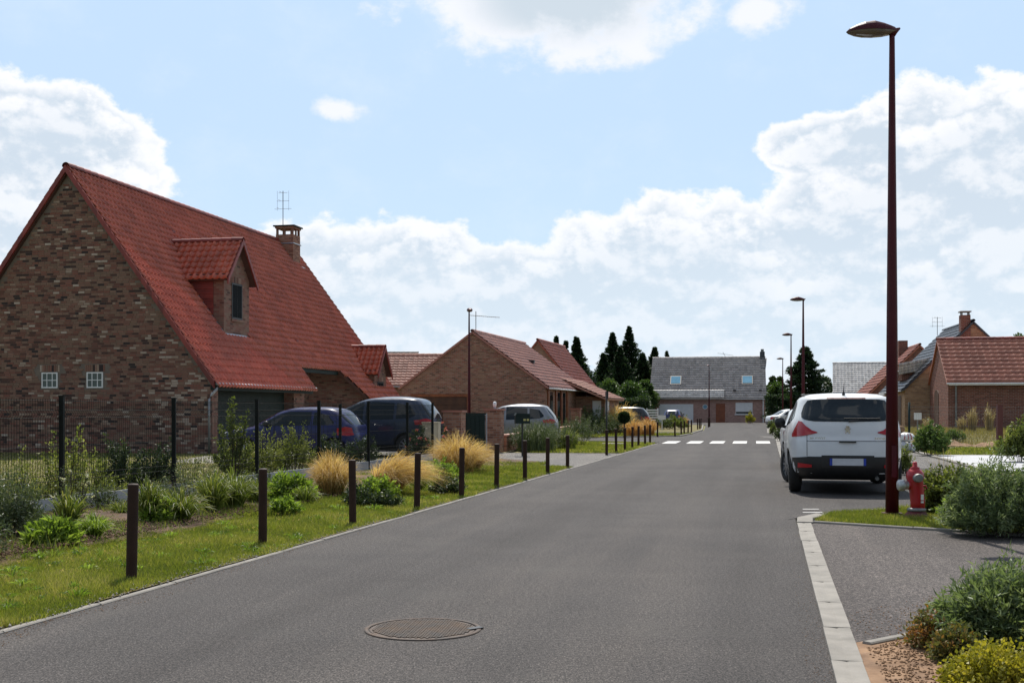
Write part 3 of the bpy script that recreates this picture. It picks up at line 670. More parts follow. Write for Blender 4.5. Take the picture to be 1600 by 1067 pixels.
# ------------------------------------------------------------------ HOUSE 1 (near left)
def house1():
    r = empty('brick_house', (-9.3, 35.7, 0), -TH, 'steep red tiled brick house with two dormers behind the black mesh fence', 'house')
    Wd, Ln, ze, zr = 9.9, 18.0, 2.4, 9.08; hw = 4.95; sl = 1.35
    zroof = lambda x: ze-sl*x if x > -hw else zr-sl*(-hw-x)
    wins = [(-5.61, 2.31), (-4.01, 2.31)]
    def inside(x, z):
        if x > 0 or x < -Wd: return False
        if z > zroof(x)-.22: return False
        for cx, cz in wins:
            if abs(x-cx) < .30 and abs(z-cz) < .27: return False
            if abs(x-cx) < .36 and cz+.26 < z < cz+.50: return False
        return True
    # gable: mortar ground with separate bricks
    ww = MB(); prof = [(-Wd, 0), (0, 0), (0, ze-.15), (-hw, zr-.15), (-Wd, ze-.15)]
    m = MB(); m.wallface([(x, 0, z) for x, z in prof]); gw = m.build('gable_wall', MT['mortar'], r)
    brick_wall_geo(gw, inside, -Wd, 0, 9.0)
    for cx, cz in wins:    # soldier course
        m = MB()
        for k in range(10): m.box((cx-.35+k*.071, -.012, cz+.275), (cx-.35+k*.071+.060, .0, cz+.485), random.random())
        tag(m.build('soldier_course', MT['brick_geo'], gw), kind='stuff')
    # other walls
    m = MB()
    m.wallface([(x, Ln, z) for x, z in prof[::-1]]); m.wallface([(-Wd, Ln, 0), (-Wd, 0, 0), (-Wd, 0, ze-.15), (-Wd, Ln, ze-.15)])
    m.box((-.6, .001, 0), (-.005, .42, 2.22)); 
    m.box((-.72, 7.05, 0), (-.25, 8.05, 2.35))             # pier
    m.wallface([(-.62, .42, 0), (-.62, 8.0, 0), (-.62, 8.0, 3.1), (-.62, .42, 3.1)])
    m.wallface([(-1.9, 8.0, 0), (-1.9, 12.6, 0), (-1.9, 12.6, 4.6), (-1.9, 8.0, 4.6)])
    m.wallface([(-.62, 8.03, 0), (-1.9, 8.03, 0), (-1.9, 8.03, 4.6), (-.62, 8.03, 3.1)])
    m.wallface([(-1.9, 12.6, 0), (.05, 13.8, 0), (.05, 13.8, 2.1), (-1.9, 12.6, 4.7)])
    m.wallface([(.05, 13.8, 0), (.05, Ln, 0), (.05, Ln, 2.1), (.05, 13.8, 2.1)])
    m.build('wall', MT['brick1'], r)
    # garage door panels
    for k in range(7):
        m = MB(); m.box((-.60, .45, .04+k*.32), (-.575, 6.9, .04+k*.32+.31)); m.build('garage_door_panel', MT['green_metal'], r)
    m = MB(); m.box((-1.89, 8.2, 0), (-1.84, 9.2, 2.3)); m.build('front_door', MT['black'], r)
    # glass block windows
    for cx, cz in wins: opening(r, 'glass_block_window', MT['white_pvc'], MT['blockglass'], cx, cz-.25, cz+.25, .57, 'y', 0., -1, .04, 3, 2)
    # roof
    def low(y):
        if y < 8.04: return .15
        if y < 12.2: return -.5
        if y < 13.7: return -.5+.95*(y-12.2)/1.5*1.0
        return .75
    m = MB(); g = .12
    slab(m, [(-hw, -g, zr), (.15, -g, zroof(.15)), (.15, 8.04, zroof(.15)), (-hw, 8.04, zr)], .12)
    slab(m, [(-hw, 8.04, zr), (-.5, 8.04, zroof(-.5)), (-.5, 12.2, zroof(-.5)), (-hw, 12.2, zr)], .12)
    slab(m, [(-hw, 12.2, zr), (-.5, 12.2, zroof(-.5)), (.45, 13.7, zroof(.45)), (-hw, 13.7, zr)], .12)
    slab(m, [(-hw, 13.7, zr), (.75, 13.7, zroof(.75)), (.75, Ln+g, zroof(.75)), (-hw, Ln+g, zr)], .12)
    slab(m, [(-hw, -g, zr), (-Wd-.15, -g, ze-.2), (-Wd-.15, Ln+g, ze-.2), (-hw, Ln+g, zr)], .12)
    m.build('roof', MT['deck'], r)
    k = math.hypot(1, sl)
    def ins(u, s):
        x = -hw+s/k; y = u-g
        if x > low(y)+.05: return False
        if 3.0 < y < 5.2 and -3.6 < x < -1.05 and (x > -3.5+abs(y-4.1)*1.5 or (x > -3.0+abs(y-4.1)*1.2)): 
            return not (abs(y-4.1) < .88 and x > -2.6 or abs(y-4.1) < .6)
        return True
    slen = (hw+.75)*k
    roof_tiles(r, (-hw, -g, zr+.012), (0, 1, 0), (1, 0, -sl), Ln+2*g, slen, .235, .285, MT['tile_red'], ins, 300, lambda u, s: u+abs(slen-s)*1.2, wave=.068)
    ridge(r, (-hw, -g-.04, zr+.05), (-hw, 16.2, zr+.05), MT['verge_red'], .13, .40, 41)
    # verge (rake) tiles on both sides of the near gable
    for side in (1, -1):
        n = 27; rest = MB()
        for i in range(n):
            a, b = i/n, (i+1)/n; x0, x1 = side*a*5.1, side*b*5.1
            m = MB() if side == 1 else rest
            z0, z1 = zr-abs(x0)*sl+.06, zr-abs(x1)*sl+.08
            P = [(-hw+x0, z0), (-hw+x1, z1), (-hw+x1, z1-.24), (-hw+x0, z0-.22)]
            f0 = [(p[0], -.19, p[1]) for p in P]; f1 = [(p[0], -.10, p[1]) for p in P]
            t = random.random(); m.face(f0, t=t); m.face(f1[::-1], t=t)
            for q in range(4): m.face([f0[q], f1[q], f1[(q+1) % 4], f0[(q+1) % 4]], t=t)
            if side == 1: m.build('verge_tile', MT['verge_red'], r)
        if rest.f: tag(rest.build('verge_tile_row', MT['verge_red'], r), kind='stuff')
    # fascias, soffit, gutter
    m = MB(); m.box((-.02, -.05, 1.98), (.10, 8.05, 2.14)); m.box((-.60, 0.43, 2.10), (-.02, 8.0, 2.13)); m.build('fascia', MT['green_metal'], r)
    m = MB(); m.box((-.62, 8.06, 2.82), (-.50, 12.3, 3.0)); m.build('fascia', MT['green_metal'], r)
    gutter_pipe(r, (.20, -.1, 2.17), (.20, 8.12, 2.17), None, [[(.20, .02, 2.16), (.18, -.03, 2.0), (.02, -.07, 1.82), (-.06, -.07, 1.7), (-.06, -.07, 0)]])
    gutter_pipe(r, (-.44, 8.06, 3.03), (-.44, 12.3, 3.03))
    # dormers
    def dormer(y0, y1, xf, zb, ze2, zr2, xr_e, xr_r, wz0, wz1, big):
        d = empty('dormer', (0, 0, 0)); d.parent = r
        yc = (y0+y1)/2
        m = MB(); m.wallface([(xf, y0, zb), (xf, y1, zb), (xf, y1, ze2), (xf, yc, zr2), (xf, y0, ze2)])
        for (yy, s) in ((y0, 1), (y1, -1)):   # brick returns 0.35 m then tile hung cheek
            q = [(xf, yy, zb), (xf, yy, ze2), (xf-.38, yy, ze2), (xf-.38, yy, zb+.38*sl)]
            m.wallface(q if s == 1 else q[::-1])
        m.build('brick_front', MT['brick1'], d)
        for (yy, s) in ((y0, 1), (y1, -1)):
            q = [(xf-.38, yy, zb+.38*sl), (xf-.38, yy, ze2), (xr_e, yy, ze2)]
            m = MB(); m.wallface(q if s == 1 else q[::-1]); m.build('cheek', MT['verge_red'], d)
            if s == 1:
                rows = MB(); zz = zb+.38*sl
                while zz < ze2-.05:
                    xa = -(zz-2.4)/sl; rows.box((xa-.0, yy-.02, zz), (xf-.38, yy, zz+.16), random.random()); rows.box((xa-.0, yy-.032, zz), (xf-.38, yy-.02, zz+.03), random.random()); zz += .17
                tag(rows.build('hung_tiles', MT['verge_red'], d), kind='stuff')
        ov = .20; ex = .22; half = yc-y0; s2 = (zr2-ze2)/half
        for s in (-1, 1):
            ye = yc+s*(half+ov); zeo = zr2-s2*(half+ov)
            xb_e = -(zeo-2.4)/sl; xb_r = -(zr2-2.4)/sl
            m = MB(); slab(m, [(xf+ex, yc, zr2+.02), (xf+ex, ye, zeo+.02), (xb_e-.1, ye, zeo+.02), (xb_r-.1, yc, zr2+.02)], .07); m.build('dormer_roof', MT['deck'], d)
            sL = math.hypot(half+ov, s2*(half+ov)); ul = xf+ex-xb_r
            inn = lambda u, q, xb_e=xb_e, xb_r=xb_r, sL=sL: (xf+ex-u) > xb_r+(xb_e-xb_r)*(q/sL)-.05
            roof_tiles(d, (xf+ex, yc, zr2+.03), (-1, 0, 0), (0, s, -s2), ul, sL, .235, .27, MT['tile_red'], inn, wave=.06)
            # barge
            m = MB(); a = Vector((xf+ex, yc, zr2+.08)); b = Vector((xf+ex, ye, zeo+.06))
            m.face([a, b, b-Vector((0, 0, .2)), a-Vector((0, 0, .2))]); q = [v+Vector((.05, 0, 0)) for v in (a, b, b-Vector((0, 0, .2)), a-Vector((0, 0, .2)))]
            m.face(q[::-1]); m.face([a, q[0], q[1], b]); m.face([a-Vector((0,0,.2)), b-Vector((0,0,.2)), q[2], q[3]]); m.face([b, q[1], q[2], b-Vector((0,0,.2))]); m.build('barge_tile', MT['verge_red'], d)
        ridge(d, (xf+ex+.04, yc, zr2+.05), (-(zr2-2.4)/sl, yc, zr2+.05), MT['verge_red'], .11, .4)
        m = MB(); m.box((xf+.005, yc-.40 if big else yc-.42, wz0), (xf+.022, yc+.40 if big else yc+.42, wz1)); wf = m.build('window', MT['black'], d)
        dg_ = MT['dullglass']; m = MB(); m.box((xf+.023, yc-.34, wz0+.06), (xf+.030, yc-.02, wz1-.06)); m.build('pane', dg_, wf)
        m = MB(); m.box((xf+.023, yc+.02, wz0+.06), (xf+.030, yc+.34, wz1-.06)); m.build('pane', dg_, wf)
        m = MB()
        for k in range(9): m.box((xf+.004, yc-.46+k*.105, wz1+.01), (xf+.02, yc-.46+k*.105+.09, wz1+.21), random.random())
        tag(m.build('soldier_course', MT['brick_geo'], d), kind='stuff')
        m = MB(); m.box((xf, yc-.46, wz0-.09), (xf+.05, yc+.46, wz0-.01)); m.build('sill', MT['brick1'], d)
        # lead flashing
        m = MB(); slab(m, [(xf-.02, y0-.14, zroof(xf)+.055), (xf+.30, y0-.02, zroof(xf+.30)+.055), (xf+.30, y1+.14, zroof(xf+.30)+.055), (xf-.02, y1+.14, zroof(xf)+.055)], .012)
        slab(m, [(xf+.0, y0-.12, zroof(xf)+.075), (xf-1.0, y0-.12, zroof(xf-1.0)+.075), (xf-1.0, y0-.0, zroof(xf-1)+.075), (xf+.0, y0-.0, zroof(xf)+.075)], .012)
        m.build('flashing', MT['zinc'], d)
        m = MB(); m.box((xf-.4, y0-.11, ze2-.14), (xf+.14, y0-.02, ze2-.03)); m.box((xr_e+.2, y0-.11, ze2-.14), (xf-.4, y0-.02, ze2-.03)); m.build('dormer_fascia', MT['black'], d)
    dormer(3.17, 5.15, -1.15, 3.95, 6.0, 7.22, -2.66, -3.5, 4.50, 5.74, True)
    dormer(15.35, 16.95, .05, 2.32, 3.15, 4.16, -.55, -1.3, 1.75, 2.62, False)
    # chimney
    ch = empty('chimney', (0, 0, 0)); ch.parent = r; cx, cy = -4.6, 16.75
    m = MB(); m.box((cx-.42, cy-.42, 7.9), (cx+.42, cy+.42, 9.38)); m.box((cx-.45, cy-.45, 9.66), (cx+.45, cy+.45, 9.74))
    m.build('stack', MT['brickpier'], ch)
    VP = []
    class _B:
        def box(s_, a, b): q = MB(); q.box(a, b); q.build('vent_pillar', MT['brick1'], ch)
    m = _B()
    for sx in (-1, 1):
        for sy in (-1, 1): m.box((cx+sx*.41-.09*(sx > 0), cy+sy*.41-.09*(sy > 0), 9.38), (cx+sx*.41+.09*(sx < 0), cy+sy*.41+.09*(sy < 0), 9.66))
    m.box((cx-.04, cy-.41, 9.38), (cx+.04, cy-.35, 9.66)); m.box((cx+.35, cy-.04, 9.38), (cx+.41, cy+.04, 9.66)); m.box((cx-.04, cy+.35, 9.38), (cx+.04, cy+.41, 9.66))
    m = MB(); m.box((cx-.52, cy-.52, 9.742), (cx+.52, cy+.52, 9.80)); m.build('chimney_cap', MT['green_metal'], ch)
    m = MB(); m.box((cx-.46, cy-.46, 8.95), (cx+.46, cy+.46, 9.0)); slab(m, [(cx-.5, cy-.56, 8.98), (cx+.5, cy-.56, 7.92), (cx+.62, cy+.56, 7.92), (cx-.4, cy+.56, 8.98)], .02); m.build('flashing', MT['zinc'], ch)
    antenna(r, cx-.25, cy, 9.8, 1.65)
    # two bushes of vent tiles
    for (y, x) in ((4.7, -3.9), (9.5, -1.2), (12.0, -1.0), (8.2, -3.6)):
        m = MB(); m.box((x-.06, y-.1, zroof(x)+.03), (x+.08, y+.1, zroof(x)+.10)); m.build('vent_tile', MT['verge_red'], r)
    return r
house1()

# ------------------------------------------------------------------ other houses
def house3():
    r = house('brick_house', (1.74, 59.0), math.atan(.25), 7.8, 11.5, 2.66, 5.47, MT['brick3'], MT['tile_pink'], 'low brick house with faded pink roof and timber garage door behind the red lamp post', pipes=MT['white_pvc'])
    m = MB(); m.box((-7.1, -.03, 0), (-4.2, -.004, 2.05)); gd = m.build('garage_door', MT['wooddark'], r)
    for k in range(6): p = MB(); p.box((-7.04, -.05, .05+k*.32), (-4.26, -.031, .05+k*.32+.29)); p.build('board', MT['wooddark'], gd)
    m = MB(); m.box((-7.25, -.07, 2.06), (-4.05, -.01, 2.20)); m.box((-4.2, -.07, 0), (-4.08, -.01, 2.05)); m.box((-7.22, -.07, 0), (-7.1, -.01, 2.05)); m.build('door_frame', MT['wood'], r)
    for y in (.25, 2.2, 3.6, 5.2): m = MB(); m.box((.004, y, 0), (.08, y+.30, 2.4)); m.build('timber_post', MT['wood'], r)
    for y in (.7, 2.65, 4.0): m = MB(); m.box((.004, y, .1), (.03, y+.9, 2.3)); m.build('window', MT['glass'], r)
    # porch annex with its own low roof
    m = MB(); m.box((.003, 8.0, 0), (1.7, 13.4, 2.15)); m.build('porch_wall', MT['brick3'], r)
    m = MB(); slab(m, [(-.6, 6.9, 3.13), (2.0, 6.9, 2.02), (2.0, 13.7, 2.02), (-.6, 13.7, 3.13)], .10); m.build('porch_roof', MT['tile_peach'], r)
    roof_tiles(r, (-.6, 6.9, 3.16), (0, 1, 0), (2.6, 0, -1.11), 6.8, 2.83, .25, .33, MT['tile_peach'])
    m = MB(); m.box((1.705, 8.4, .0), (1.76, 9.3, 2.0)); m.build('door', MT['white_pvc'], r)
    m = MB(); m.box((1.0, 7.97, .0), (1.5, 7.995, 1.9)); m.build('door', MT['white_pvc'], r)
    MB().tube([(1.95, 7.2, 2.0), (1.8, 7.9, 1.8), (1.8, 7.9, 0)], .045, 6).build('downpipe', MT['white_pvc'], r)
    m = MB(); m.box((-1.9, 4.2, 3.95), (-1.6, 4.45, 4.12)); m.build('vent_tile', MT['black'], r)
    m = MB(); m.tube([(-3.9, .6, 5.4), (-3.9, .6, 6.55)], .02, 6); m.tube([(-4.3, .6, 6.35), (-2.6, .6, 6.2)], .015, 4)
    for k in range(7): m.tube([(-4.2+k*.22, .35, 6.34-k*.02), (-4.2+k*.22, .85, 6.34-k*.02)], .008, 4)
    m.build('antenna', MT['grey_metal'], r)
house3()
def house4():
    r = house('brick_house', (4.8, 82.0), math.atan(.25), 6.1, 9.5, 2.66, 6.42, MT['brick3'], MT['tile_red2'], 'brick house with steep red roof behind the low pink roofed house', pipes=MT['white_pvc'])
    m = MB(); slab(m, [(-.4, .6, 3.2), (1.5, .6, 2.3), (1.5, 9.5, 2.3), (-.4, 9.5, 3.2)], .1); m.build('porch_roof', MT['tile_peach'], r)
    m = MB(); m.box((.004, 1, 0), (1.2, 9.2, 2.3)); m.build('porch_wall', MT['brick3'], r)
    for y in (2.5, 5.5): m = MB(); m.box((1.205, y, .3), (1.24, y+1.0, 2.0)); m.build('window', MT['wooddark'], r)
    for x in (1.5,): MB().tube([(x, .7, 2.2), (1.25, .97, 2.0), (1.25, .97, 0)], .05, 6).build('downpipe', MT['white_pvc'], r)
    for k in (0.35,): m = MB(); m.box((k, .96, .1), (k+.6, .99, 1.8)); m.build('door', MT['wooddark'], r)
house4()
def house2():
    r = house('bungalow', (-10.5, 71.0), R(90), 7.2, 5.9, 2.95, 4.93, MT['brick3'], MT['tile_peach'], 'bungalow with faded peach tiled roof between the steep red roof and the pink roofed house', tw=.3, tl=.36)
house2()
def slate_far():
    r = house('slate_roofed_house', (-11.6, 96), R(90), 7, 3.2+.2, 3.6, 6.32, MT['brick3'], MT['tile_black'], 'dark roofed house whose ridge just shows above the peach roof', flat=True)
slate_far()
def house5():
    Y0 = 130; sc = F/Y0
    r = house('brick_house', (PX(1016, Y0), Y0), R(101), 11.0, 12.7, 2.9, 7.5, MT['brick5'], MT['tile_grey'], 'brick house with large grey brown roof closing the end of the street', tw=.34, tl=.42, pipes=MT['white_pvc'], oh=.3)
    # (local y runs to the right along the street front, local x=0 is the front face)
    def front(name, ya, yb, z0, z1, mat, d=.03, parent=r): m = MB(); m.box((.004, ya, z0), (d, yb, z1)); return m.build(name, mat, parent)
    gd = front('garage_door', 1.0, 4.8, 0, 2.05, MT['white_pvc'])
    for k in range(4): m = MB(); m.box((.031, 1.05, .03+k*.505), (.045, 4.75, .51+k*.505)); m.build('panel', MT['white_pvc'], gd)
    front('door', 7.3, 8.3, 0, 2.1, MT['door'], .05)
    m = MB(); m.lathe([(0, 0), (.22, 0), (.22, .02)], (0.02, 6.1, 1.75), 16, 'x'); m.build('round_window', MT['skyglass'], r)
    m = MB(); m.lathe([(.22, .0), (.28, 0), (.28, -.02)], (0.045, 6.1, 1.75), 16, 'x'); m.build('round_frame', MT['white_pvc'], r)
    w = front('window', 9.45, 11.3, .95, 2.2, MT['white_pvc'], .05); front('pane', 9.5, 11.25, .98, 1.2, MT['glass'], .055, w)
    front('sill', 9.35, 11.4, .83, .94, MT['white_pvc'], .1)
    for y in (.2, 12.45): MB().tube([(.12, y, 2.7), (.12, y, 0)], .05, 6).build('downpipe', MT['white_pvc'], r)
    # lighter lower part of the roof over garage and porch
    S = Vector((1.35, 0, -.62))
    m = MB(); slab(m, [(-.72, -.15, 3.62), (.62, -.15, 2.72), (.62, 8.2, 2.72), (-.72, 8.2, 3.62)], .08); m.build('porch_roof', MT['tile_lgrey'], r)
    roof_tiles(r, (-.72, -.15, 3.64), (0, 1, 0), (1.34, 0, -.90), 8.35, 1.61, .34, .42, MT['tile_lgrey'])
    # roof windows
    for y in (2.75, 10.75):
        sl = 4.6/5.5; x0, x1 = -1.4, -2.6
        z = lambda x: 2.9-sl*x
        m = MB(); slab(m, [(x0, y-.62, z(x0)+.24), (x0, y+.62, z(x0)+.24), (x1, y+.62, z(x1)+.24), (x1, y-.62, z(x1)+.24)], .16); wf = m.build('roof_window', MT['black'], r)
        m = MB(); slab(m, [(x0-.12, y-.52, z(x0-.12)+.26), (x0-.12, y+.52, z(x0-.12)+.26), (x1+.12, y+.52, z(x1+.12)+.26), (x1+.12, y-.52, z(x1+.12)+.26)], .01); m.build('pane', MT['skyglass'], wf)
        m = MB(); m.box((x0+.0, y-.66, z(x0)+.02), (x0+.12, y+.66, z(x0)+.10)); m.build('sill', MT['white_pvc'], wf)
    m = MB(); m.box((-5.6, 12.2, 6.6), (-5.1, 12.75, 8.1)); m.build('chimney', MT['slate'], r)
    m = MB(); m.box((-5.5, 12.3, 8.1), (-5.2, 12.65, 8.4)); m.build('chimney_pot', MT['grey_metal'], r)
    m = MB(); slab(m, [(-5.2, 12.1, 7.36), (-3.6, 12.3, 6.03), (-3.6, 12.8, 6.03), (-5.2, 13.0, 7.36)], .04); m.build('flashing', MT['tile_black'], r)
    for y in (1.5, 4.6): m = MB(); m.box((.1, y, 3.02), (.3, y+.3, 3.14)); m.build('vent_tile', MT['black'], r)
    for y in (9.2, 12.0): m = MB(); m.box((-.5, y, 3.5), (-.3, y+.3, 3.66)); m.build('vent_tile', MT['black'], r)
    m = MB(); m.tube([(-5.5, 8.4, 7.4), (-5.5, 8.0, 8.1)], .02, 4); m.tube([(-5.5, 7.4, 8.0), (-5.5, 9.2, 7.7)], .02, 4); m.build('antenna', MT['grey_metal'], r)
house5()
house('house', (PX(1303, 100), 100), R(105.5), 10, 7.5, 2.96, 5.62, MT['beige'], MT['tile_lgrey'], 'house with pale grey roof and beige gable behind the white car', tw=.3, tl=.4)
def house7():
    r = house('brick_house', (29.9, 75), math.atan(.19), 6.4, 8.5, 2.5, 5.66, MT['brick9'], MT['tile_orange'], 'brick house with plain orange roof sloping to the street right of the near lamp post', left=True, right=False)
    m = MB(); m.box((-3.9, 4.5, 4.6), (-3.3, 5.1, 6.2)); m.build('chimney', MT['brick9'], r)
house7()
def house8():
    r = house('slate_house', (28.1, 61), math.atan(.168), 7.0, 7.6, 2.62, 6.13, MT['brick8'], MT['slate'], 'sand brick house with dark slate roof and brick chimney on its gable', left=True, right=False, base=.4, flat=True, tw=.3, tl=.3, barge=MT['slate'])
    m = MB(); m.box((-4.12, -.05, 4.2), (-3.64, .5, 6.05)); m.build('chimney', MT['brick9'], r)
    for sx in (-4.08, -3.72): m = MB(); m.box((sx, .0, 6.05), (sx+.05, .42, 6.20)); m.build('chimney_leg', MT['grey_metal'], r)
    m = MB(); m.box((-4.16, -.09, 6.2), (-3.60, .54, 6.26)); m.build('chimney_cap', MT['concrete'], r)
    antenna(r, -4.0, 7.0, 5.4, 1.1)
    # side dormer in black and white tiles
    m = MB(); m.box((-6.9, 1.6, 2.6), (-5.3, 3.6, 3.4)); m.build('dormer_wall', MT['brick9'], r)
    m = MB(); slab(m, [(-7.1, 1.4, 3.1), (-7.1, 3.8, 3.1), (-5.0, 3.8, 3.95), (-5.0, 1.4, 3.95)], .08); m.build('dormer_roof', MT['tile_black'], r)
    roof_tiles(r, (-7.1, 1.4, 3.5), (1, 0, .2), (0, -.0001, -1), 1.9, .6, .22, .15, MT['tile_lgrey'])
    m = MB(); m.box((-7.03, 1.1, 0), (-7.003, 2.0, 1.75)); m.build('door', MT['wooddark'], r)
    m = MB(); m.box((-7.03, 3.6, .3), (-7.003, 4.8, 1.75)); m.build('window', MT['wood'], r)
    m = MB(); m.box((-3.3, -.03, 1.05), (-2.1, -.004, 1.5)); 
house8()
def house9():
    th = R(90)+TH
    r = house('brick_house', (21.2, 56.0), th, 6.0, 11.0, 2.87, 4.97, MT['brick9'], MT['tile_orange'], 'low dark brick house with orange tiled roof and arched side door at the right edge', tw=.34, tl=.36, base=.38, oh=.25, pipes=MT['white_pvc'], ridgem=MT['verge_red'])
    # left gable: arched door (gable faces local -y)
    m = MB(); pts = [(-4.35, .05), (-2.95, .05), (-2.95, 1.75)]+[(-3.65+.7*math.cos(a), 1.75+.28*math.sin(a)) for a in np.linspace(0, math.pi, 9)[1:-1]]+[(-4.35, 1.75)]
    f = [(x, -.02, z) for x, z in pts]; b = [(x, -.002, z) for x, z in pts]; m.face(f)
    for i in range(len(f)): m.face([f[i], b[i], b[(i+1) % len(f)], f[(i+1) % len(f)]])
    m.build('arched_door', MT['wooddark'], r)
    m = MB(); m.box((-4.5, -.2, -.02), (-2.8, -.004, .04)); m.build('door_step', MT['white_pvc'], r)
    for y in (.35,): MB().tube([(.07, y, 2.25), (.07, y, 0)], .045, 6).build('downpipe', MT['grey_metal'], r)
    m = MB(); m.box((.2, 0, 2.18), (.3, 11, 2.30)); m.build('fascia', MT['white_pvc'], r)
    m = MB(); m.box((-1.1, 5.6, 3.25), (-.9, 5.9, 3.36)); m.build('vent_tile', MT['black'], r)
house9()

# ------------------------------------------------------------------ street furniture
def lamp():
    r = empty('street_lamp', (0, 0, 0))
    m = MB(); m.tube([(0, 0, 0), (0, 0, .05)], .13, 16); m.build('base_plate', MT['redpole'], r)
    m = MB(); m.tube([(0, 0, 0), (0, 0, 2.6), (0, 0, 6.02), (0, 0, 6.1)], [.082, .066, .034, .034], 16); m.build('pole', MT['redpole'], r, True)
    # teardrop shell swept from heel (+x) to nose (-x)
    def shell(lo, hi, name, mat):
        m = MB(); st = [(.08, .012, .0, .0), (.03, .05, -.01, .055), (-.03, .085, -.045, .075), (-.12, .12, -.06, .105), (-.24, .145, -.065, .135), (-.36, .135, -.06, .12), (-.46, .105, -.045, .085), (-.54, .06, -.02, .045), (-.575, .015, .0, .01)]
        rings = []
        for x, w, zb, zt in st:
            ring = []
            for k in range(13):
                a = math.pi*k/12
                if hi: ring.append((x, w*math.cos(a), zt*math.sin(a)**.8))
                else: ring.append((x, w*.93*math.cos(a), zb*math.sin(a)**.8))
            rings.append([(p[0], p[1], p[2]+6.12+.02*p[0]) for p in ring])
        for i in range(len(rings)-1):
            for k in range(12): m.face([rings[i][k], rings[i][k+1], rings[i+1][k+1], rings[i+1][k]] if not hi else [rings[i][k+1], rings[i][k], rings[i+1][k], rings[i+1][k+1]])
        return m.build(name, mat, r, True)
    shell(0, True, 'lamp_housing', MT['redpole']); shell(0, False, 'lamp_glass', MT['lampglass'])
    m = MB(); m.tube([(.10, 0, 6.16), (.04, 0, 6.13), (0, 0, 6.08)], [.012, .04, .045], 8); m.build('lamp_heel', MT['redpole'], r, True)
    m = MB(); m.box((-.03, -.086, .5), (.03, -.076, .9)); m.build('service_door', MT['redpole'], r)
    return r
MT['lampglass'] = glass_mat('lamp_cover_glass', (.10, .085, .07))
L0 = lamp(); lamps = [((4.80, 14.55), 0, 'nearest tall dark red street lamp standing on the grass tongue beside the hydrant'), ((PX(1255, 49.8), 49.8), 0, 'second dark red street lamp from the camera on the right of the street'),
    ((PX(1236, 73), 73), 0, 'third dark red street lamp from the camera on the right of the street'), ((PX(1223, 107), 107), 0, 'farthest dark red street lamp in the right row near the white saloon'),
    ((PX(1108, 124), 124), R(60), 'dark red street lamp standing in front of the house at the street end'), ((PX(733, 55.5), 55.5), R(98), 'dark red street lamp in front of the brick gable on the left')]
for i, (p, rz, lb) in enumerate(lamps):
    o = L0 if i == 0 else copy_tree(L0); o.location = (p[0], p[1], .01); o.rotation_euler = (0, 0, rz); tag(o, lb, 'street lamp', 'dark red street lamps')

def bollard():
    r = empty('bollard', (0, 0, 0))
    MB().lathe([(.043, -.05), (.043, .735), (.041, .75)], n=14).build('post', MT['bollard'], r, True)
    MB().lathe([(.041, .75), (.036, .758), (0, .76)], n=14).build('top', pm('bollard_top', (.10, .07, .055), None, .7), r, True)
    return r
B0 = bollard()
bp = [(-3.02, 9.14), (-2.50, 11.55), (-1.88, 13.6), (-1.30, 15.75), (-.79, 18.0), (-.27, 20.1), (.25, 22.4), (.76, 24.6), (1.30, 27.0),
      (2.85, 34.7), (3.33, 36.8), (3.80, 38.8), (4.28, 41.0), (4.72, 43.0), (5.2, 45.0), (5.62, 46.9), (7.4, 58.6), (8.43, 59.6), (9.2, 62.6), (9.65, 64.6), (10.3, 67.4), (10.9, 70.0), (13.05, 81), (13.5, 83), (13.9, 84.8), (15.6, 91.5), (16.0, 93.5), (16.4, 95.5)]
ordw = ['nearest', 'second', 'third', 'fourth', 'fifth', 'sixth', 'seventh', 'eighth', 'ninth']
for i, (x, y) in enumerate(bp):
    o = B0 if i == 0 else copy_tree(B0); o.location = (x, y, .01); o.rotation_euler = (random.uniform(-.02, .02), random.uniform(-.02, .02), random.uniform(0, 6))
    if i < 9: lb = f'{ordw[i]} brown bollard from the camera along the left verge before the grey driveway'
    elif i < 16: lb = f'brown bollard, {"first" if i == 9 else ordw[i-9]} from the near end of the row between the driveway and the crossing'
    elif i == 16: lb = 'lone dark bollard on the far side of the junction left of the crossing'
    elif i < 22: lb = f'dark bollard, {"first" if i == 17 else ordw[i-17]} of the five close together just beyond the crossing'
    elif i < 25: lb = f'small far bollard, {"first" if i == 22 else ordw[i-22]} of three before the street end house'
    else: lb = f'tiny far bollard, {"first" if i == 25 else ordw[i-25]} of the last three beneath the far lamp post'
    tag(o, lb, 'bollard', 'brown bollards along the left kerb')

def mesh_panel(a, b, z0, z1, mat, pitch=.05, wr=.0034, bend=True, hz=(.02, .22, .42, .72, .92, 1.12, 1.22)):
    """welded mesh: one curved vertical wire every 5 cm, real wires as square bars"""
    a, b = Vector(a), Vector(b); L = (b-a).length; d = (b-a)/L; n = Vector((d.y, -d.x, 0)); m = MB(); H = z1-z0
    def bar(pts, r):
        for p, q in zip(pts[:-1], pts[1:]):
            dd = (q-p).normalized(); s = d if abs(dd.z) > .5 else Vector((0, 0, 1)); t = n
            c = [p-s*r, p+t*r, p+s*r, p-t*r]; e = [q-s*r, q+t*r, q+s*r, q-t*r]
            for k in range(4): m.face([c[k], c[(k+1) % 4], e[(k+1) % 4], e[k]])
    k = pitch
    while k < L:
        p = a+d*k; z = lambda h: Vector((p.x, p.y, z0+h))
        pts = [z(0), z(H*.14), z(H*.17)+n*.025, z(H*.20), z(H*.80), z(H*.84)+n*.035, z(H*.88), z(H)] if bend else [z(0), z(H)]
        bar(pts, wr); k += pitch
    for f in (.0, .14, .20, .5, .80, .88, .98): bar([Vector((a.x, a.y, z0+H*f+.001))-n*.004, Vector((b.x, b.y, z0+H*f+.001))-n*.004], wr*1.1)
    return m
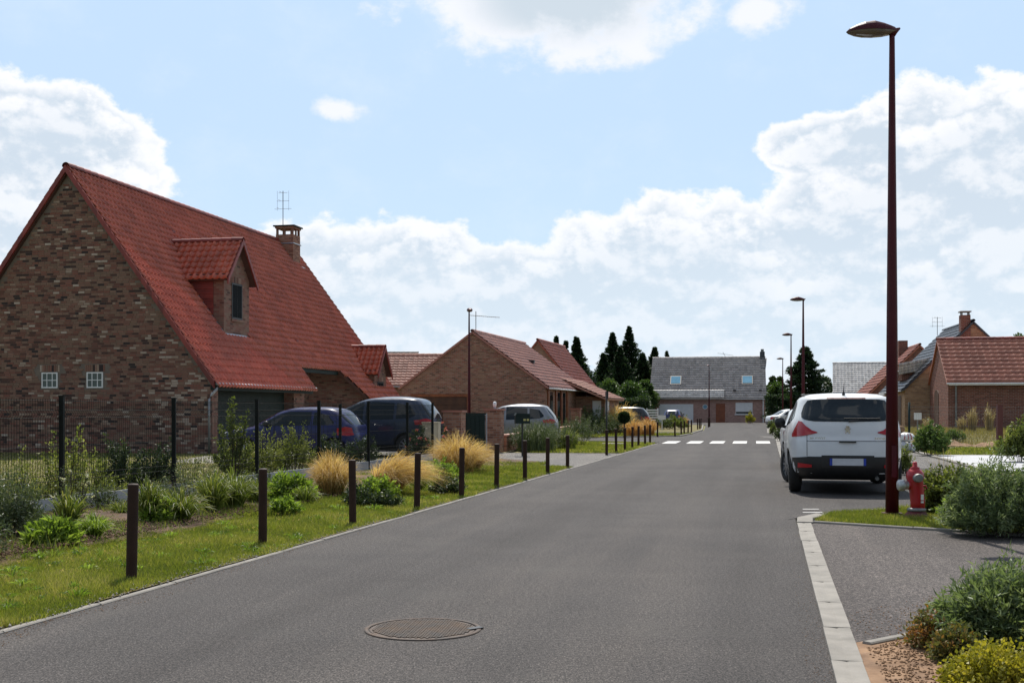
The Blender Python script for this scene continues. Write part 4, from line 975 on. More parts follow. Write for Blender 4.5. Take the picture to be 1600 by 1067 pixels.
def fence():
    f = empty('mesh_fence', (0, 0, 0), 0, 'black welded mesh fence on grey concrete planks along the left garden', 'fence')
    ys = [12.4, 15.05, 17.72, 20.4, 23.0, 25.6, 28.1, 30.0]
    for i, Y in enumerate(ys):
        m = MB(); x = fx(Y); m.box((x-.03, Y-.03, 0), (x+.03, Y+.03, 1.53)); m.box((x-.036, Y-.036, 1.531), (x+.036, Y+.036, 1.545)); m.build('fence_post', MT['fence_metal'], f)
        if i:
            Y0 = ys[i-1]; x0 = fx(Y0); mesh_panel((x0, Y0, 0), (x, Y, 0), .26, 1.50, MT['fence_metal']).build('mesh_panel', MT['fence_metal'], f)
            p = MB(); d = Vector((x-x0, Y-Y0, 0)).normalized(); n = Vector((d.y, -d.x, 0)); a = Vector((x0, Y0, 0))+d*.035; b = Vector((x, Y, 0))-d*.035
            c = [a+n*.02, b+n*.02, b-n*.02, a-n*.02]; lo = [Vector((q.x, q.y, -.05)) for q in c]; hi = [Vector((q.x, q.y, .22)) for q in c]; t = random.random()
            p.face(hi, t=t)
            for k in range(4): p.face([lo[k], lo[(k+1) % 4], hi[(k+1) % 4], hi[k]], t=t)
            p.build('concrete_plank', MT['concrete2'], f)
fence()
def fence_side():
    a, b = Vector((-3.95, 26.5, 0)), Vector((-9.2, 27.4, 0))
    f = empty('side_fence', a, 0, 'short black mesh fence running back from the roadside fence beside the cars', 'fence')
    b = b-a
    for p in (Vector((0, 0, 0)), b*.5): m = MB(); m.box((p.x-.03, p.y-.03, 0), (p.x+.03, p.y+.03, 1.5)); m.build('fence_post', MT['fence_metal'], f)
    mesh_panel((0, 0, 0), b*.5, .05, 1.25, None, .1).build('mesh_panel', MT['fence_metal'], f)
fence_side()
def fence_right():
    a = Vector((13.1, 38.0, 0)); b = Vector((17.35, 41.0, 0)); f = empty('mesh_fence', a, 0, 'thin mesh fence with green and brown posts in front of the right hand houses', 'fence'); b = b-a
    m = MB(); m.tube([(0, 0, 0), (0, 0, 1.62)], .04, 8); m.build('green_post', MT['green_metal'], f, True)
    m = MB(); m.box((b.x-.09, b.y-.08, 0), (b.x+.09, b.y+.08, 1.55)); m.build('brown_post', pm('red_brown_post', lin(104, 56, 54), None, .6), f)
    mesh_panel((0, 0, 0), b, .1, 1.5, None, .10, .0018).build('mesh_panel', MT['grey_metal'], f)
    c = b+Vector((5.6, .6, 0)); mesh_panel(b, c, .1, 1.5, None, .10, .0018).build('mesh_panel', MT['grey_metal'], f)
fence_right()
def sign_right():
    g = (PX(1434, 43), 43); r = empty('notice_board', (g[0], g[1], 0), 0, 'small plain white board on a thin stake beside the green fence post', 'sign')
    m = MB(); m.box((-.14, -.01, 1.0), (.14, .01, 1.26)); m.build('board', MT['white_pvc'], r); m = MB(); m.box((-.02, .011, 0), (.02, .03, 1.0)); m.build('stake', MT['grey_metal'], r)
sign_right()
def rubble():
    g = (12.35, 37.2); r = empty('rubble_bags', (g[0]+.2, g[1], 0), 0, 'heap of white and red striped sacks beside the green fence post', 'sacks')
    for k, (x, y, z, s, mt) in enumerate(((0, 0, .16, .34, 'pale'), (.35, .2, .14, .3, 'white_pvc'), (-.15, .3, .42, .3, 'sand'), (.2, .1, .48, .28, 'white_pvc'), (.0, .35, .72, .26, 'sand'), (.5, -.1, .1, .2, 'white_pvc'))):
        bm = bmesh.new(); bmesh.ops.create_icosphere(bm, subdivisions=3, radius=1)
        for v in bm.verts:
            n = math.sin(v.co.x*7+k)*math.cos(v.co.y*6+k*2)*.12+random.uniform(-.04, .04); v.co *= 1+n; v.co = Vector((x+v.co.x*s, y+v.co.y*s*.7, z+v.co.z*s*.55))
        me = bpy.data.meshes.new('sack'); bm.to_mesh(me); bm.free(); link('sack', me, MT[mt], r, True)
        for q in (-.12, .02, .15):
            if mt == 'white_pvc':
                m = MB(); m.tube([(x+q*s*3, y-.62*s, z-.25*s), (x+q*s*3, y-.74*s, z+.05*s), (x+q*s*2.4, y-.5*s, z+.42*s)], .014, 5); m.build('red_stripe', MT['red_light'], r)
rubble()
def sign_left():
    Y = 78; x = PX(1034.5, Y); r = empty('street_sign', (x, Y, 0), 0, 'blank white rectangular sign on a white post before the far garage', 'sign')
    m = MB(); m.box((-.25, -.015, .72), (.25, .015, 1.02)); m.build('sign_panel', MT['white_pvc'], r); m = MB(); m.box((-.03, .016, 0), (.03, .05, .9)); m.build('post', MT['white_pvc'], r)
sign_left()
def white_fence():
    Y = 112; x0, x1 = PX(1010, Y), PX(1029, Y); r = empty('slat_fence', (x0, Y, 0), 0, 'white slatted fence left of the far garage door', 'fence')
    for k in range(5): m = MB(); m.box((0, -.02, .35+k*.24), (x1-x0, .02, .35+k*.24+.13)); m.build('slat', MT['white_pvc'], r)
    for x in (0.05, (x1-x0)-.05): m = MB(); m.box((x-.05, .022, 0), (x+.05, .1, 1.55)); m.build('post', MT['white_pvc'], r)
white_fence()
def sign_post():
    Y = 36.2; r = empty('sign_post', (PX(948, Y), Y, 0), 0, 'thin black sign post seen edge on behind the first bollard past the driveway', 'sign post')
    MB().tube([(0, 0, 0), (0, 0, 1.95)], .025, 8).build('post', MT['black'], r, True); m = MB(); m.box((-.03, -.2, 1.70), (-.026+.06, .2, 1.95)); m.build('sign_panel', MT['black'], r)
sign_post()
def pier(name, x, y, w, h, label, lampb=False):
    r = empty(name, (x, y, 0), -TH, label, 'gate pier')
    m = MB(); m.box((-w/2, -w/2, 0), (w/2, w/2, h-.06)); m.build('brickwork', MT['brickpier'], r)
    m = MB(); m.box((-w/2-.04, -w/2-.04, h-.058), (w/2+.04, w/2+.04, h)); m.build('coping', MT['tile_orange'], r)
    return r
pier('gate_pier', PX(710, 34.4), 34.4, .55, 1.35, 'left brick gate pier beside the dark green gate')
p2 = pier('gate_pier', PX(773, 37.0), 37.0, .50, 1.40, 'right brick gate pier carrying a small round white lamp')
pier('gate_pier', PX(900, 61.5), 61.5, .50, 1.46, 'far brick pier at the end of the low garden wall')
r = empty('pier_lamp', (PX(773, 37.0), 37.0, 1.40), 0, 'small round white lamp on top of the brick gate pier', 'lamp')
MB().lathe([(.05, 0), (.05, .05), (.04, .05)], n=12).build('lamp_base', MT['zinc'], r); MB().lathe([(.03, .05), (.05, .08), (.062, .14), (.055, .20), (.03, .23), (0, .235)], n=16).build('globe', MT['white_pvc'], r, True)
def gate():
    x0, x1 = PX(726, 35.3), PX(759, 36.3); r = empty('metal_gate', (x0, 35.5, 0), R(12), 'dark green sheet metal gate between the two brick piers', 'gate'); L = x1-x0
    m = MB(); m.box((0, -.02, .06), (L, .02, 1.22)); m.build('gate_leaf', MT['green_metal'], r)
    for k in range(4): m = MB(); m.box((.04+k*(L-.08)/4+.01, -.034, .12), (.04+(k+1)*(L-.08)/4-.01, -.021, 1.15)); m.build('panel', MT['green_metal'], r)
    m = MB(); m.box((-.03, -.03, 1.222), (L+.03, .03, 1.27)); m.build('top_rail', MT['green_metal'], r)
    MB().tube([(L+.05, 0, 0), (L+.05, 0, 1.25)], .025, 8).build('post', MT['zinc'], r)
gate()
def mailbox():
    r = empty('mailbox', (PX(816, 34.2), 34.2, 0), R(8), 'dark green letter box on a slim black post at the roadside driveway', 'mailbox')
    MB().tube([(0, 0, 0), (0, 0, .96)], .025, 8).build('post', MT['black'], r)
    m = MB(); m.box((-.21, -.16, .96), (.21, .16, 1.20)); m.build('box', MT['green_metal'], r)
    m = MB(); pts = [(-.23, 1.2), (.23, 1.2), (.19, 1.25), (-.19, 1.27)]; f = [(x, -.18, z) for x, z in pts]; b = [(x, .18, z) for x, z in pts]; m.face(f); m.face(b[::-1])
    for i in range(4): m.face([f[i], b[i], b[(i+1) % 4], f[(i+1) % 4]])
    m.build('lid', MT['green_metal'], r)
    for x in (.01, .11): m = MB(); m.box((x, -.172, 1.04), (x+.07, -.161, 1.10)); m.build('name_plate', MT['yellowlabel'], r)
MT['yellowlabel'] = pm('pale_yellow_label', lin(190, 180, 110), None, .6)
mailbox()
def low_wall():
    a = Vector((PX(787, 37.4), 37.4, 0)); b = Vector((PX(897, 61.2), 61.2, 0)); r = empty('garden_wall', a, math.atan2((b-a).y, (b-a).x), 'low brick garden wall with pinkish coping running away from the lamp pier', 'wall'); L = (b-a).length
    m = MB(); m.box((0, -.1, 0), (L, .1, .50)); m.build('brickwork', MT['brickpier'], r)
    n = 48
    for k in range(n): m = MB(); m.box((L*k/n+.005, -.14, .502), (L*(k+1)/n-.005, .14, .56), random.random()); m.build('coping_stone', MT['tile_peach'], r)
low_wall()
def low_wall2():
    a = Vector((PX(655, 33.6), 33.6, 0)); b = Vector((PX(697, 34.2), 34.2, 0)); r = empty('garden_wall', a, math.atan2((b-a).y, (b-a).x), 'short low brick wall between the fence end and the left gate pier', 'wall'); L = (b-a).length
    m = MB(); m.box((0, -.1, 0), (L-.3, .1, .42)); m.build('brickwork', MT['brickpier'], r); m = MB(); m.box((-.03, -.13, .422), (L-.3, .13, .47)); m.build('coping_stone', MT['tile_peach'], r)
low_wall2()
def meter():
    r = empty('meter_box', (PX(674, 32.8), 32.8, 0), -TH, 'beige utility meter box standing at the end of the black fence', 'utility box')
    m = MB(); m.box((-.24, -.12, 0), (.24, .12, .98)); m.build('cabinet', MT['beige'], r); m = MB(); m.box((-.25, -.14, .982), (.25, .14, 1.02)); m.build('lid', MT['beige'], r)
    m = MB(); m.box((-.2, -.135, .25), (.2, -.121, .93)); m.build('door', MT['beige'], r)
meter()
def hydrant():
    r = empty('fire_hydrant', (4.97, 14.15, .0), 0, 'red fire hydrant with grey outlet caps on the grass beside the near lamp post', 'fire hydrant')
    m = MB(); m.lathe([(.165, 0), (.165, .05), (.15, .075), (.125, .10), (.10, .135)], (0, 0, 0), 20); m.build('base_flange', pm('dark_weathered_red', lin(110, 28, 36), lin(60, 34, 34), .6), r, True)
    m = MB(); m.lathe([(.09, .125), (.115, .13), (.115, .16), (.09, .175)], (.0, .0, .0), 20); m.build('lower_flange', MT['grey_metal'], r, True)
    m = MB(); m.tube([(.012, 0, .10), (.014, 0, .25), (.0, 0, .40), (-.018, 0, .52), (-.02, 0, .60), (-.02, 0, .66), (-.02, 0, .70), (-.02, 0, .725)], [.088, .088, .088, .095, .11, .10, .06, .03], 20); m.build('body', MT['hydrant'], r, True)
    m = MB(); m.lathe([(.055, .70), (.06, .72), (.03, .735), (.028, .79), (.018, .80), (0, .80)], (-.02, 0, 0), 14); m.build('cap_spindle', MT['hydrant'], r, True)
    m = MB(); m.lathe([(.052, -.15), (.058, -.14), (.062, -.09), (.05, -.05)], (-.02, 0, .585), 18, 'y'); m.lathe([(0, -.155), (.052, -.15)], (-.02, 0, .585), 18, 'y'); m.build('outlet_cap', MT['grey_metal'], r, True)
    m = MB(); m.lathe([(.055, -.09), (.06, -.13), (.078, -.14), (.078, -.20), (.06, -.215), (0, -.22)], (-.02, 0, .48), 18, 'x'); m.build('side_outlet_cap', pm('pale_metal_cap', (.55, .56, .55), (.4, .42, .42), .4, metal=.5), r, True)
    m = MB(); m.tube([(-.07, 0, .48), (-.11, 0, .48)], .06, 14); m.build('side_outlet', MT['hydrant'], r, True)
    m = MB(); m.tube([(.06, 0, .47), (.115, 0, .47), (.125, 0, .435), (.10, 0, .415), (.06, 0, .42)], .011, 8); m.build('lifting_eye', MT['hydrant'], r, True)
    r.scale = (.98, .98, .90)
    m = MB(); m.box((.022, -.096, .285), (.055, -.086, .36)); m.box((.022, -.096, .245), (.055, -.086, .27)); m.build('label_plate', MT['white_pvc'], r)
hydrant()

# ------------------------------------------------------------------ cars
def smooth1(a, k=2):
    a = np.array(a, float)
    for _ in range(k): b = a.copy(); b[1:-1] = (a[:-2]+2*a[1:-1]+a[2:])/4; a = b
    return a
class Car:
    def __init__(s, name, prof, label, paint, wr=.31, wx=(.75, 3.3), n=5.0, cat='car', group=None, arch=1.16):
        s.z = np.array([p[0] for p in prof]); zz = np.linspace(s.z[0], s.z[-1], 54); s.zz = zz
        s.xr = smooth1(np.interp(zz, s.z, [p[1] for p in prof])); s.xf = smooth1(np.interp(zz, s.z, [p[2] for p in prof])); s.hw = smooth1(np.interp(zz, s.z, [p[3] for p in prof]))
        s.n = n; s.paint = paint; s.r = empty(name, (0, 0, 0), 0, label, cat, group); s.wr = wr; s.wx = wx
        V, Q = [], []; K = 96; ph = np.linspace(0, 2*math.pi, K, endpoint=False)
        rr = (np.abs(np.cos(ph))**n+np.abs(np.sin(ph))**n)**(-1/n); cx, cy = rr*np.cos(ph), rr*np.sin(ph)
        for i in range(len(zz)):
            xc, a = (s.xf[i]+s.xr[i])/2, (s.xf[i]-s.xr[i])/2
            V += [(xc+a*cx[k], s.hw[i]*cy[k], zz[i]) for k in range(K)]
        for i in range(len(zz)-1):
            for k in range(K): Q.append((i*K+k, i*K+(k+1) % K, (i+1)*K+(k+1) % K, (i+1)*K+k))
        e = (len(zz)-1)*K; xc, a = (s.xf[-1]+s.xr[-1])/2, (s.xf[-1]-s.xr[-1])/2
        for q, dz in ((.7, .012), (.4, .020)):   # crown of the roof
            b = len(V); V += [(xc+a*cx[k]*q, s.hw[-1]*cy[k]*q, zz[-1]+dz) for k in range(K)]
            Q += [(e+k, e+(k+1) % K, b+(k+1) % K, b+k) for k in range(K)]; e = b
        Q.append(tuple(e+k for k in range(K))); Q.append(tuple(K-1-k for k in range(K)))
        me = bpy.data.meshes.new('body'); me.from_pydata(V, [], Q); me.materials.append(paint)
        tmp = bpy.data.objects.new('tmp', me); C.objects.link(tmp)
        cuts = []
        for x in wx:
            cm = MB(); R_ = wr*arch; nn = 32
            for sd in (-1, 1):
                pass
            cm.v = []; 
            for yy in (-1.2, 1.2): cm.v += [(x+R_*math.cos(2*math.pi*k/nn), yy, wr+R_*math.sin(2*math.pi*k/nn)) for k in range(nn)]
            cm.f = [(k, (k+1) % nn, nn+(k+1) % nn, nn+k) for k in range(nn)]+[tuple(range(nn))[::-1], tuple(range(nn, 2*nn))]; cm.uv = [[(0, 0)]*len(f) for f in cm.f]; cm.t = [.5]*len(cm.f); cm.mi = [0]*len(cm.f)
            c = cm.build('cut', MT['black']); bmm = bmesh.new(); bmm.from_mesh(c.data); bmesh.ops.recalc_face_normals(bmm, faces=bmm.faces); bmm.to_mesh(c.data); bmm.free(); cuts.append(c)
            md = tmp.modifiers.new('b', 'BOOLEAN'); md.object = c; md.operation = 'DIFFERENCE'; md.solver = 'EXACT'; md.material_mode = 'TRANSFER'
        dg = bpy.context.evaluated_depsgraph_get(); me2 = bpy.data.meshes.new_from_object(tmp.evaluated_get(dg)); me2.name = 'body'
        bpy.data.objects.remove(tmp)
        for c in cuts: bpy.data.objects.remove(c)
        s.body = bpy.data.objects.new('body', me2); C.objects.link(s.body); s.body.parent = s.r
        sm = [p.material_index == 0 for p in me2.polygons]; me2.polygons.foreach_set('use_smooth', sm)
        if len(me2.materials) > 1:
            for p in me2.polygons:
                if p.center.z < s.z[0]+.11: p.material_index = 1
        for x in wx:
            for sd in (-1, 1): s.wheel(x, sd)
        m = MB(); zmin = s.z[0]; m.box((wx[0]+.5, -s.hw.max()*.8, .18), (wx[1]-.45, s.hw.max()*.8, zmin+.1)); m.box((wx[0]-.25, -.5, .22), (wx[0]+.5, .5, zmin+.12)); m.build('underbody', MT['black'], s.r)
    def g(s, arr, z): return float(np.interp(z, s.zz, arr))
    def rear(s, y, z, off=.006):
        xr, xf, hw = s.g(s.xr, z), s.g(s.xf, z), s.g(s.hw, z); xc, a = (xf+xr)/2, (xf-xr)/2
        return Vector((xc-a*max(0, 1-min(1, abs(y/hw))**s.n)**(1/s.n)-off, y, z+off*.3))
    def front(s, y, z, off=.006):
        xr, xf, hw = s.g(s.xr, z), s.g(s.xf, z), s.g(s.hw, z); xc, a = (xf+xr)/2, (xf-xr)/2
        return Vector((xc+a*max(0, 1-min(1, abs(y/hw))**s.n)**(1/s.n)+off, y, z+off*.6))
    def side(s, x, z, sd, off=.006):
        xr, xf, hw = s.g(s.xr, z), s.g(s.xf, z), s.g(s.hw, z); xc, a = (xf+xr)/2, (xf-xr)/2
        return Vector((x, sd*(hw*max(0, 1-min(1, abs((x-xc)/a))**s.n)**(1/s.n)+off), z+off*.3))
    def patch(s, name, fn, rows, mat, nv=8, parent=None, sub=4):
        """rows: (u, zlo, zhi)"""
        m = MB(); us = []
        for (u0, a0, b0), (u1, a1, b1) in zip(rows[:-1], rows[1:]):
            for k in range(sub): f = k/sub; us.append((u0+(u1-u0)*f, a0+(a1-a0)*f, b0+(b1-b0)*f))
        us.append(rows[-1]); grid = [[fn(u, a+(b-a)*k/nv) for k in range(nv+1)] for u, a, b in us]
        for i in range(len(grid)-1):
            for k in range(nv): m.face([grid[i][k], grid[i+1][k], grid[i+1][k+1], grid[i][k+1]])
        me = m.mesh(name); bm = bmesh.new(); bm.from_mesh(me); bmesh.ops.remove_doubles(bm, verts=bm.verts, dist=.0004)
        c = Vector((2.1, 0, .9)); bm.normal_update(); tot = sum((f.normal.dot(f.calc_center_median()-c)) for f in bm.faces)
        if tot < 0: bmesh.ops.reverse_faces(bm, faces=bm.faces)
        bm.to_mesh(me); bm.free(); return link(name, me, mat, parent or s.r, True)
    def ribbon(s, name, pts, w, mat, parent=None):
        m = MB(); m.tube(pts, w, 5); return m.build(name, mat, parent or s.r, True)
    def wheel(s, x, sd):
        hw = s.g(s.hw, s.wr+.25); w = .20; y1 = sd*(hw-.03); r = s.wr; tilt = getattr(s, 'steer', 0)
        e = empty('wheel', (x, y1, r)); e.parent = s.r
        m = MB(); m.lathe([(r*.66, 0), (r*.93, -.005), (r*.99, .03), (r, .06), (r, w-.06), (r*.97, w-.02), (r*.66, w)], (0, 0, 0), 32, 'y')
        if sd > 0: m.v = [(a, -b, c) for a, b, c in m.v]; m.f = [f[::-1] for f in m.f]
        m.build('tyre', MT['rubber'], e, True)
        m = MB(); o = .012
        m.lathe([(r*.68, o), (r*.63, o), (r*.6, .07)], (0, 0, 0), 28, 'y')
        for k in range(10):
            a = 2*math.pi*k/10; ca, sa = math.cos(a), math.sin(a); pw = .018
            p = [(ca*r*.08-sa*pw*1.3, o, sa*r*.08+ca*pw*1.3), (ca*r*.66-sa*pw, o+.005, sa*r*.66+ca*pw), (ca*r*.66+sa*pw, o+.005, sa*r*.66-ca*pw), (ca*r*.08+sa*pw*1.3, o, sa*r*.08-ca*pw*1.3)]
            m.face(p); m.face([(q[0], q[1]+.03, q[2]) for q in p][::-1])
            for i in range(4): m.face([p[i], (p[i][0], p[i][1]+.03, p[i][2]), (p[(i+1) % 4][0], p[(i+1) % 4][1]+.03, p[(i+1) % 4][2]), p[(i+1) % 4]])
        m.lathe([(0, o-.01), (r*.14, o-.006), (r*.16, .02)], (0, 0, 0), 12, 'y')
        if sd > 0: m.v = [(a, -b, c) for a, b, c in m.v]; m.f = [f[::-1] for f in m.f]
        m.build('rim', MT['alu'], e)
        m = MB(); m.lathe([(0, .09), (r*.64, .09)], (0, 0, 0), 20, 'y')
        if sd > 0: m.v = [(a, -b, c) for a, b, c in m.v]
        m.build('brake_disc', MT['black'], e)
        return e
    def std(s, wins, rw, lights, plate_z=.5, ws=None, seams=(), fl=None, bumper=None, handles=(), mirror=None):
        for sd in (-1, 1):
            for w in wins: s.patch('side_window', lambda u, z, sd=sd: s.side(u, z, sd, .005), w, MT['glass'])
            for x, z0, z1 in seams: s.ribbon('door_seam', [s.side(x+(.0), z, sd, .001) for z in np.linspace(z0, z1, 8)], .004, MT['black'])
            for x, z in handles: s.ribbon('door_handle', [s.side(x, z, sd, .012), s.side(x+.09, z, sd, .022), s.side(x+.18, z, sd, .012)], .011, s.paint)
            if mirror:
                x, z = mirror; p = s.side(x, z, sd, .09); m = MB(); m.lathe([(0, -.07), (.05, -.06), (.075, -.02), (.08, .03), (.06, .07), (0, .09)], tuple(p), 12, 'x'); mm = m.build('wing_mirror', MT['black'], s.r, True)
        if rw: s.patch('rear_window', s.rear, rw, MT['glass'])
        if ws: s.patch('windscreen', s.front, ws, MT['glass'])
        for sd in (-1, 1):
            if lights: s.patch('tail_light', lambda u, z, sd=sd: s.rear(sd*u, z, .008), lights, MT['red_light'], 5)
            if fl: s.patch('headlight', lambda u, z, sd=sd: s.front(sd*u, z, .008), fl, MT['clear_light'], 5)
        if bumper: s.patch('rear_bumper_trim', s.rear, bumper, MT['black'], 3)
        if plate_z:
            m = MB(); p = s.rear(0, plate_z, .02); m.box((p.x-.008, -.26, plate_z-.055), (p.x, .26, plate_z+.055)); m.build('number_plate', MT['white_pvc'], s.r)
    def place(s, x, y, heading):   # heading: world direction of the nose as angle from +X
        s.r.location = (x, y, .004); s.r.rotation_euler = (0, 0, heading); return s.r
P_white = paint_mat('white_car_paint', (.68, .69, .69), .3); P_blue = paint_mat('royal_blue_paint', (.009, .014, .10), .3, 0)
P_slate = paint_mat('slate_blue_paint', (.018, .030, .060), .3, 0); P_silver = paint_mat('silver_paint', (.22, .23, .25), .38, .4); P_dark = paint_mat('dark_grey_paint', (.03, .032, .036), .3, .4)

def hero():
    prof = [(.24, .20, 4.05, .74), (.30, .07, 4.25, .83), (.42, .01, 4.34, .885), (.55, .0, 4.36, .90), (.72, .01, 4.35, .912), (.86, .03, 4.30, .915), (.93, .065, 4.15, .912), (1.00, .075, 3.75, .90), (1.06, .09, 3.40, .885), (1.14, .115, 3.20, .865), (1.22, .15, 3.02, .835), (1.35, .25, 2.75, .785), (1.48, .345, 2.40, .735), (1.54, .37, 2.20, .71), (1.575, .41, 2.05, .68), (1.60, .55, 1.9, .62), (1.612, .85, 1.7, .52)]
    s = Car('crossover_car', prof, 'large white crossover car seen from behind, parked in the bay left of the hydrant', P_white, .335, (.87, 3.48), 5.2)
    # rear window: wide, tapering corners
    s.patch('rear_window', s.rear, [(-.70, 1.235, 1.30), (-.66, 1.20, 1.42), (-.60, 1.185, 1.505), (-.5, 1.17, 1.52), (0, 1.165, 1.53), (.5, 1.17, 1.52), (.60, 1.185, 1.505), (.66, 1.20, 1.42), (.70, 1.235, 1.30)], MT['glass'])
    s.patch('spoiler_strip', lambda y, z: s.rear(y, z, .010), [(-.3, 1.528, 1.55), (.3, 1.528, 1.55)], pm('brake_light_strip', (.10, .012, .015), None, .3), 2)  # dark red strip below the spoiler edge, above the rear window
    for sd in (-1, 1):
        s.patch('tail_light', lambda u, z, sd=sd: s.rear(sd*u, z, .010), [(.46, .985, 1.00), (.55, .965, 1.03), (.64, .945, 1.10), (.70, .935, 1.165), (.745, .925, 1.175), (.80, .92, 1.06), (.845, .915, .96)], MT['red_light'], 6)
        s.patch('reflector', lambda u, z, sd=sd: s.rear(sd*u, z, .024), [(.55, .435, .48), (.76, .42, .50)], MT['red_light'], 2)
        s.ribbon('tailgate_seam', [s.rear(sd*.62, z, .001) for z in np.linspace(.62, .95, 8)], .004, MT['black'])
    s.patch('rear_bumper_trim', lambda y, z: s.rear(y, z, .014), [(-.84, .30, .58), (-.6, .25, .61), (0, .245, .61), (.6, .25, .61), (.84, .30, .58)], MT['black'], 6)
    s.patch('plate_recess', lambda y, z: s.rear(y, z, .018), [(-.40, .44, .63), (.40, .44, .63)], MT['black'], 2)
    s.ribbon('tailgate_seam', [s.rear(y, .86, .001) for y in np.linspace(-.62, .62, 14)], .005, MT['black'])
    m = MB(); p = s.rear(0, .85, .012); m.box((p.x-.02, -.13, .838), (p.x+.02, .13, .862)); m.build('tailgate_handle', MT['black'], s.r)
    m = MB(); p = s.rear(0, .53, .02); m.box((p.x-.014, -.235, .478), (p.x-.002, .235, .588)); pl = m.build('number_plate', pm('plate_white', (.62, .63, .66), None, .5), s.r)
    bl = pm('plate_blue', (.02, .06, .42), None, .4)
    for a in (-.275, .238): m = MB(); m.box((p.x-.014, a, .478), (p.x-.002, a+.037, .588)); m.build('plate_band', bl, s.r)
    for sd in (-1, 1):
        s.patch('side_window', lambda u, z, sd=sd: s.side(u, z, sd, .005), [(.62, 1.22, 1.26), (.85, 1.14, 1.44), (1.25, 1.12, 1.50), (1.27, 1.12, 1.50)], MT['glass'])
        s.patch('side_window', lambda u, z, sd=sd: s.side(u, z, sd, .005), [(1.33, 1.11, 1.50), (1.9, 1.09, 1.52), (2.0, 1.09, 1.51)], MT['glass'])
        s.patch('side_window', lambda u, z, sd=sd: s.side(u, z, sd, .005), [(2.08, 1.08, 1.50), (2.4, 1.07, 1.42), (2.8, 1.06, 1.22), (2.95, 1.06, 1.12)], MT['glass'])
        for x in (1.30, 2.04, 3.0): s.ribbon('door_seam', [s.side(x, z, sd, .001) for z in np.linspace(.42, 1.08, 8)], .004, MT['black'])
        p = s.side(2.78, 1.09, sd, .13); m = MB(); m.v = []; m.lathe([(0, -.05), (.085, -.045), (.10, .0), (.085, .06), (.04, .10), (0, .11)], tuple(p), 16, 'x'); m.build('wing_mirror', MT['black'], s.r, True)
        m = MB(); q = s.side(2.78, 1.04, sd, -.02); m.tube([q, p-Vector((0, 0, .05))], .03, 8); m.build('mirror_arm', MT['black'], s.r)
        s.patch('wheel_arch_trim', lambda u, z, sd=sd: s.side(u, z, sd, .006), [(1.35, .24, .36), (3.0, .24, .36)], MT['black'], 3)
        p0 = [s.side(x, 1.56, sd, .0)+Vector((0, -sd*.03, .05)) for x in np.linspace(.75, 2.1, 6)]
        s.ribbon('roof_rail', p0, .014, MT['grey_metal'])
    s.patch('windscreen', s.front, [(-.66, 1.14, 1.36), (-.5, 1.12, 1.50), (.5, 1.12, 1.50), (.66, 1.14, 1.36)], MT['glass'])
    # wiper, aerial, interior shapes behind the glass
    a = s.rear(-.02, 1.165, .03); m = MB(); m.tube([a, s.rear(-.2, 1.19, .03), s.rear(-.52, 1.205, .03)], [.016, .009, .006], 6); m.build('wiper', MT['black'], s.r); m = MB(); m.tube([s.rear(-.5, 1.212, .022), s.rear(.05, 1.215, .022)], .006, 5); m.build('wiper_blade', MT['black'], s.r)
    m = MB(); m.tube([(.62, 0.02, 1.60), (.64, .02, 1.66), (.52, .02, 1.79)], [.03, .009, .003], 6); m.build('roof_aerial', MT['black'], s.r)
    # abstract metal badge and small lettering
    p = s.rear(0, 1.035, .004); m = MB()
    pts = [(-.012, .055), (.018, .050), (.030, .030), (.022, .012), (.040, .018), (.036, .004), (.020, -.002), (.034, -.028), (.024, -.052), (.014, -.050), (.012, -.026), (-.004, -.018), (-.014, -.044), (-.026, -.042), (-.020, -.014), (-.030, .004), (-.034, .022), (-.018, .018), (-.012, .030), (-.024, .042)]
    f = [(p.x-.012, -a*1.25, p.z+b*1.25) for a, b in pts]; bk = [(p.x, -a*1.25, p.z+b*1.25) for a, b in pts]; m.face(f)
    for i in range(len(f)): m.face([f[i], bk[i], bk[(i+1) % len(f)], f[(i+1) % len(f)]])
    m.build('badge', MT['chrome'], s.r)
    for txt, y0, w in (('PEUGEOT', .58, .24), ('3008', -.40, .17)):
        cu = bpy.data.curves.new('letters', 'FONT'); cu.body = txt; cu.size = .052; cu.extrude = .002; o = bpy.data.objects.new('letters', cu)
        C.objects.link(o); dg = bpy.context.evaluated_depsgraph_get(); me = bpy.data.meshes.new_from_object(o.evaluated_get(dg)); bpy.data.objects.remove(o)
        xs = [v.co.x for v in me.vertices]; k = w/(max(xs)-min(xs))
        me.transform(Matrix(((0, 0, -1, 0), (-k, 0, 0, 0), (0, 1, 0, 0), (0, 0, 0, 1)))); me.flip_normals()
        a = s.rear(y0-w/2, .90, .006); o2 = link('lettering', me, MT['chrome'], s.r); o2.location = (a.x, y0, .885); d = s.rear(y0-w, .90, .006)-s.rear(y0, .90, .006); o2.rotation_euler = (0, 0, math.atan2(d.y, d.x)+math.pi/2); o2.location.x = s.rear(y0, .90, .008).x
    m = MB(); m.tube([(.18, -.45, .30), (.06, -.45, .27)], .03, 8); m.build('exhaust', MT['grey_metal'], s.r)
    s.place(5.29, 18.15, math.pi/2-TH)
    # front wheels turned a little
    for c in s.r.children:
        if c.name.startswith('wheel') and c.type == 'EMPTY' and c.location.x > 3: c.rotation_euler = (0, 0, R(16)); 
hero()

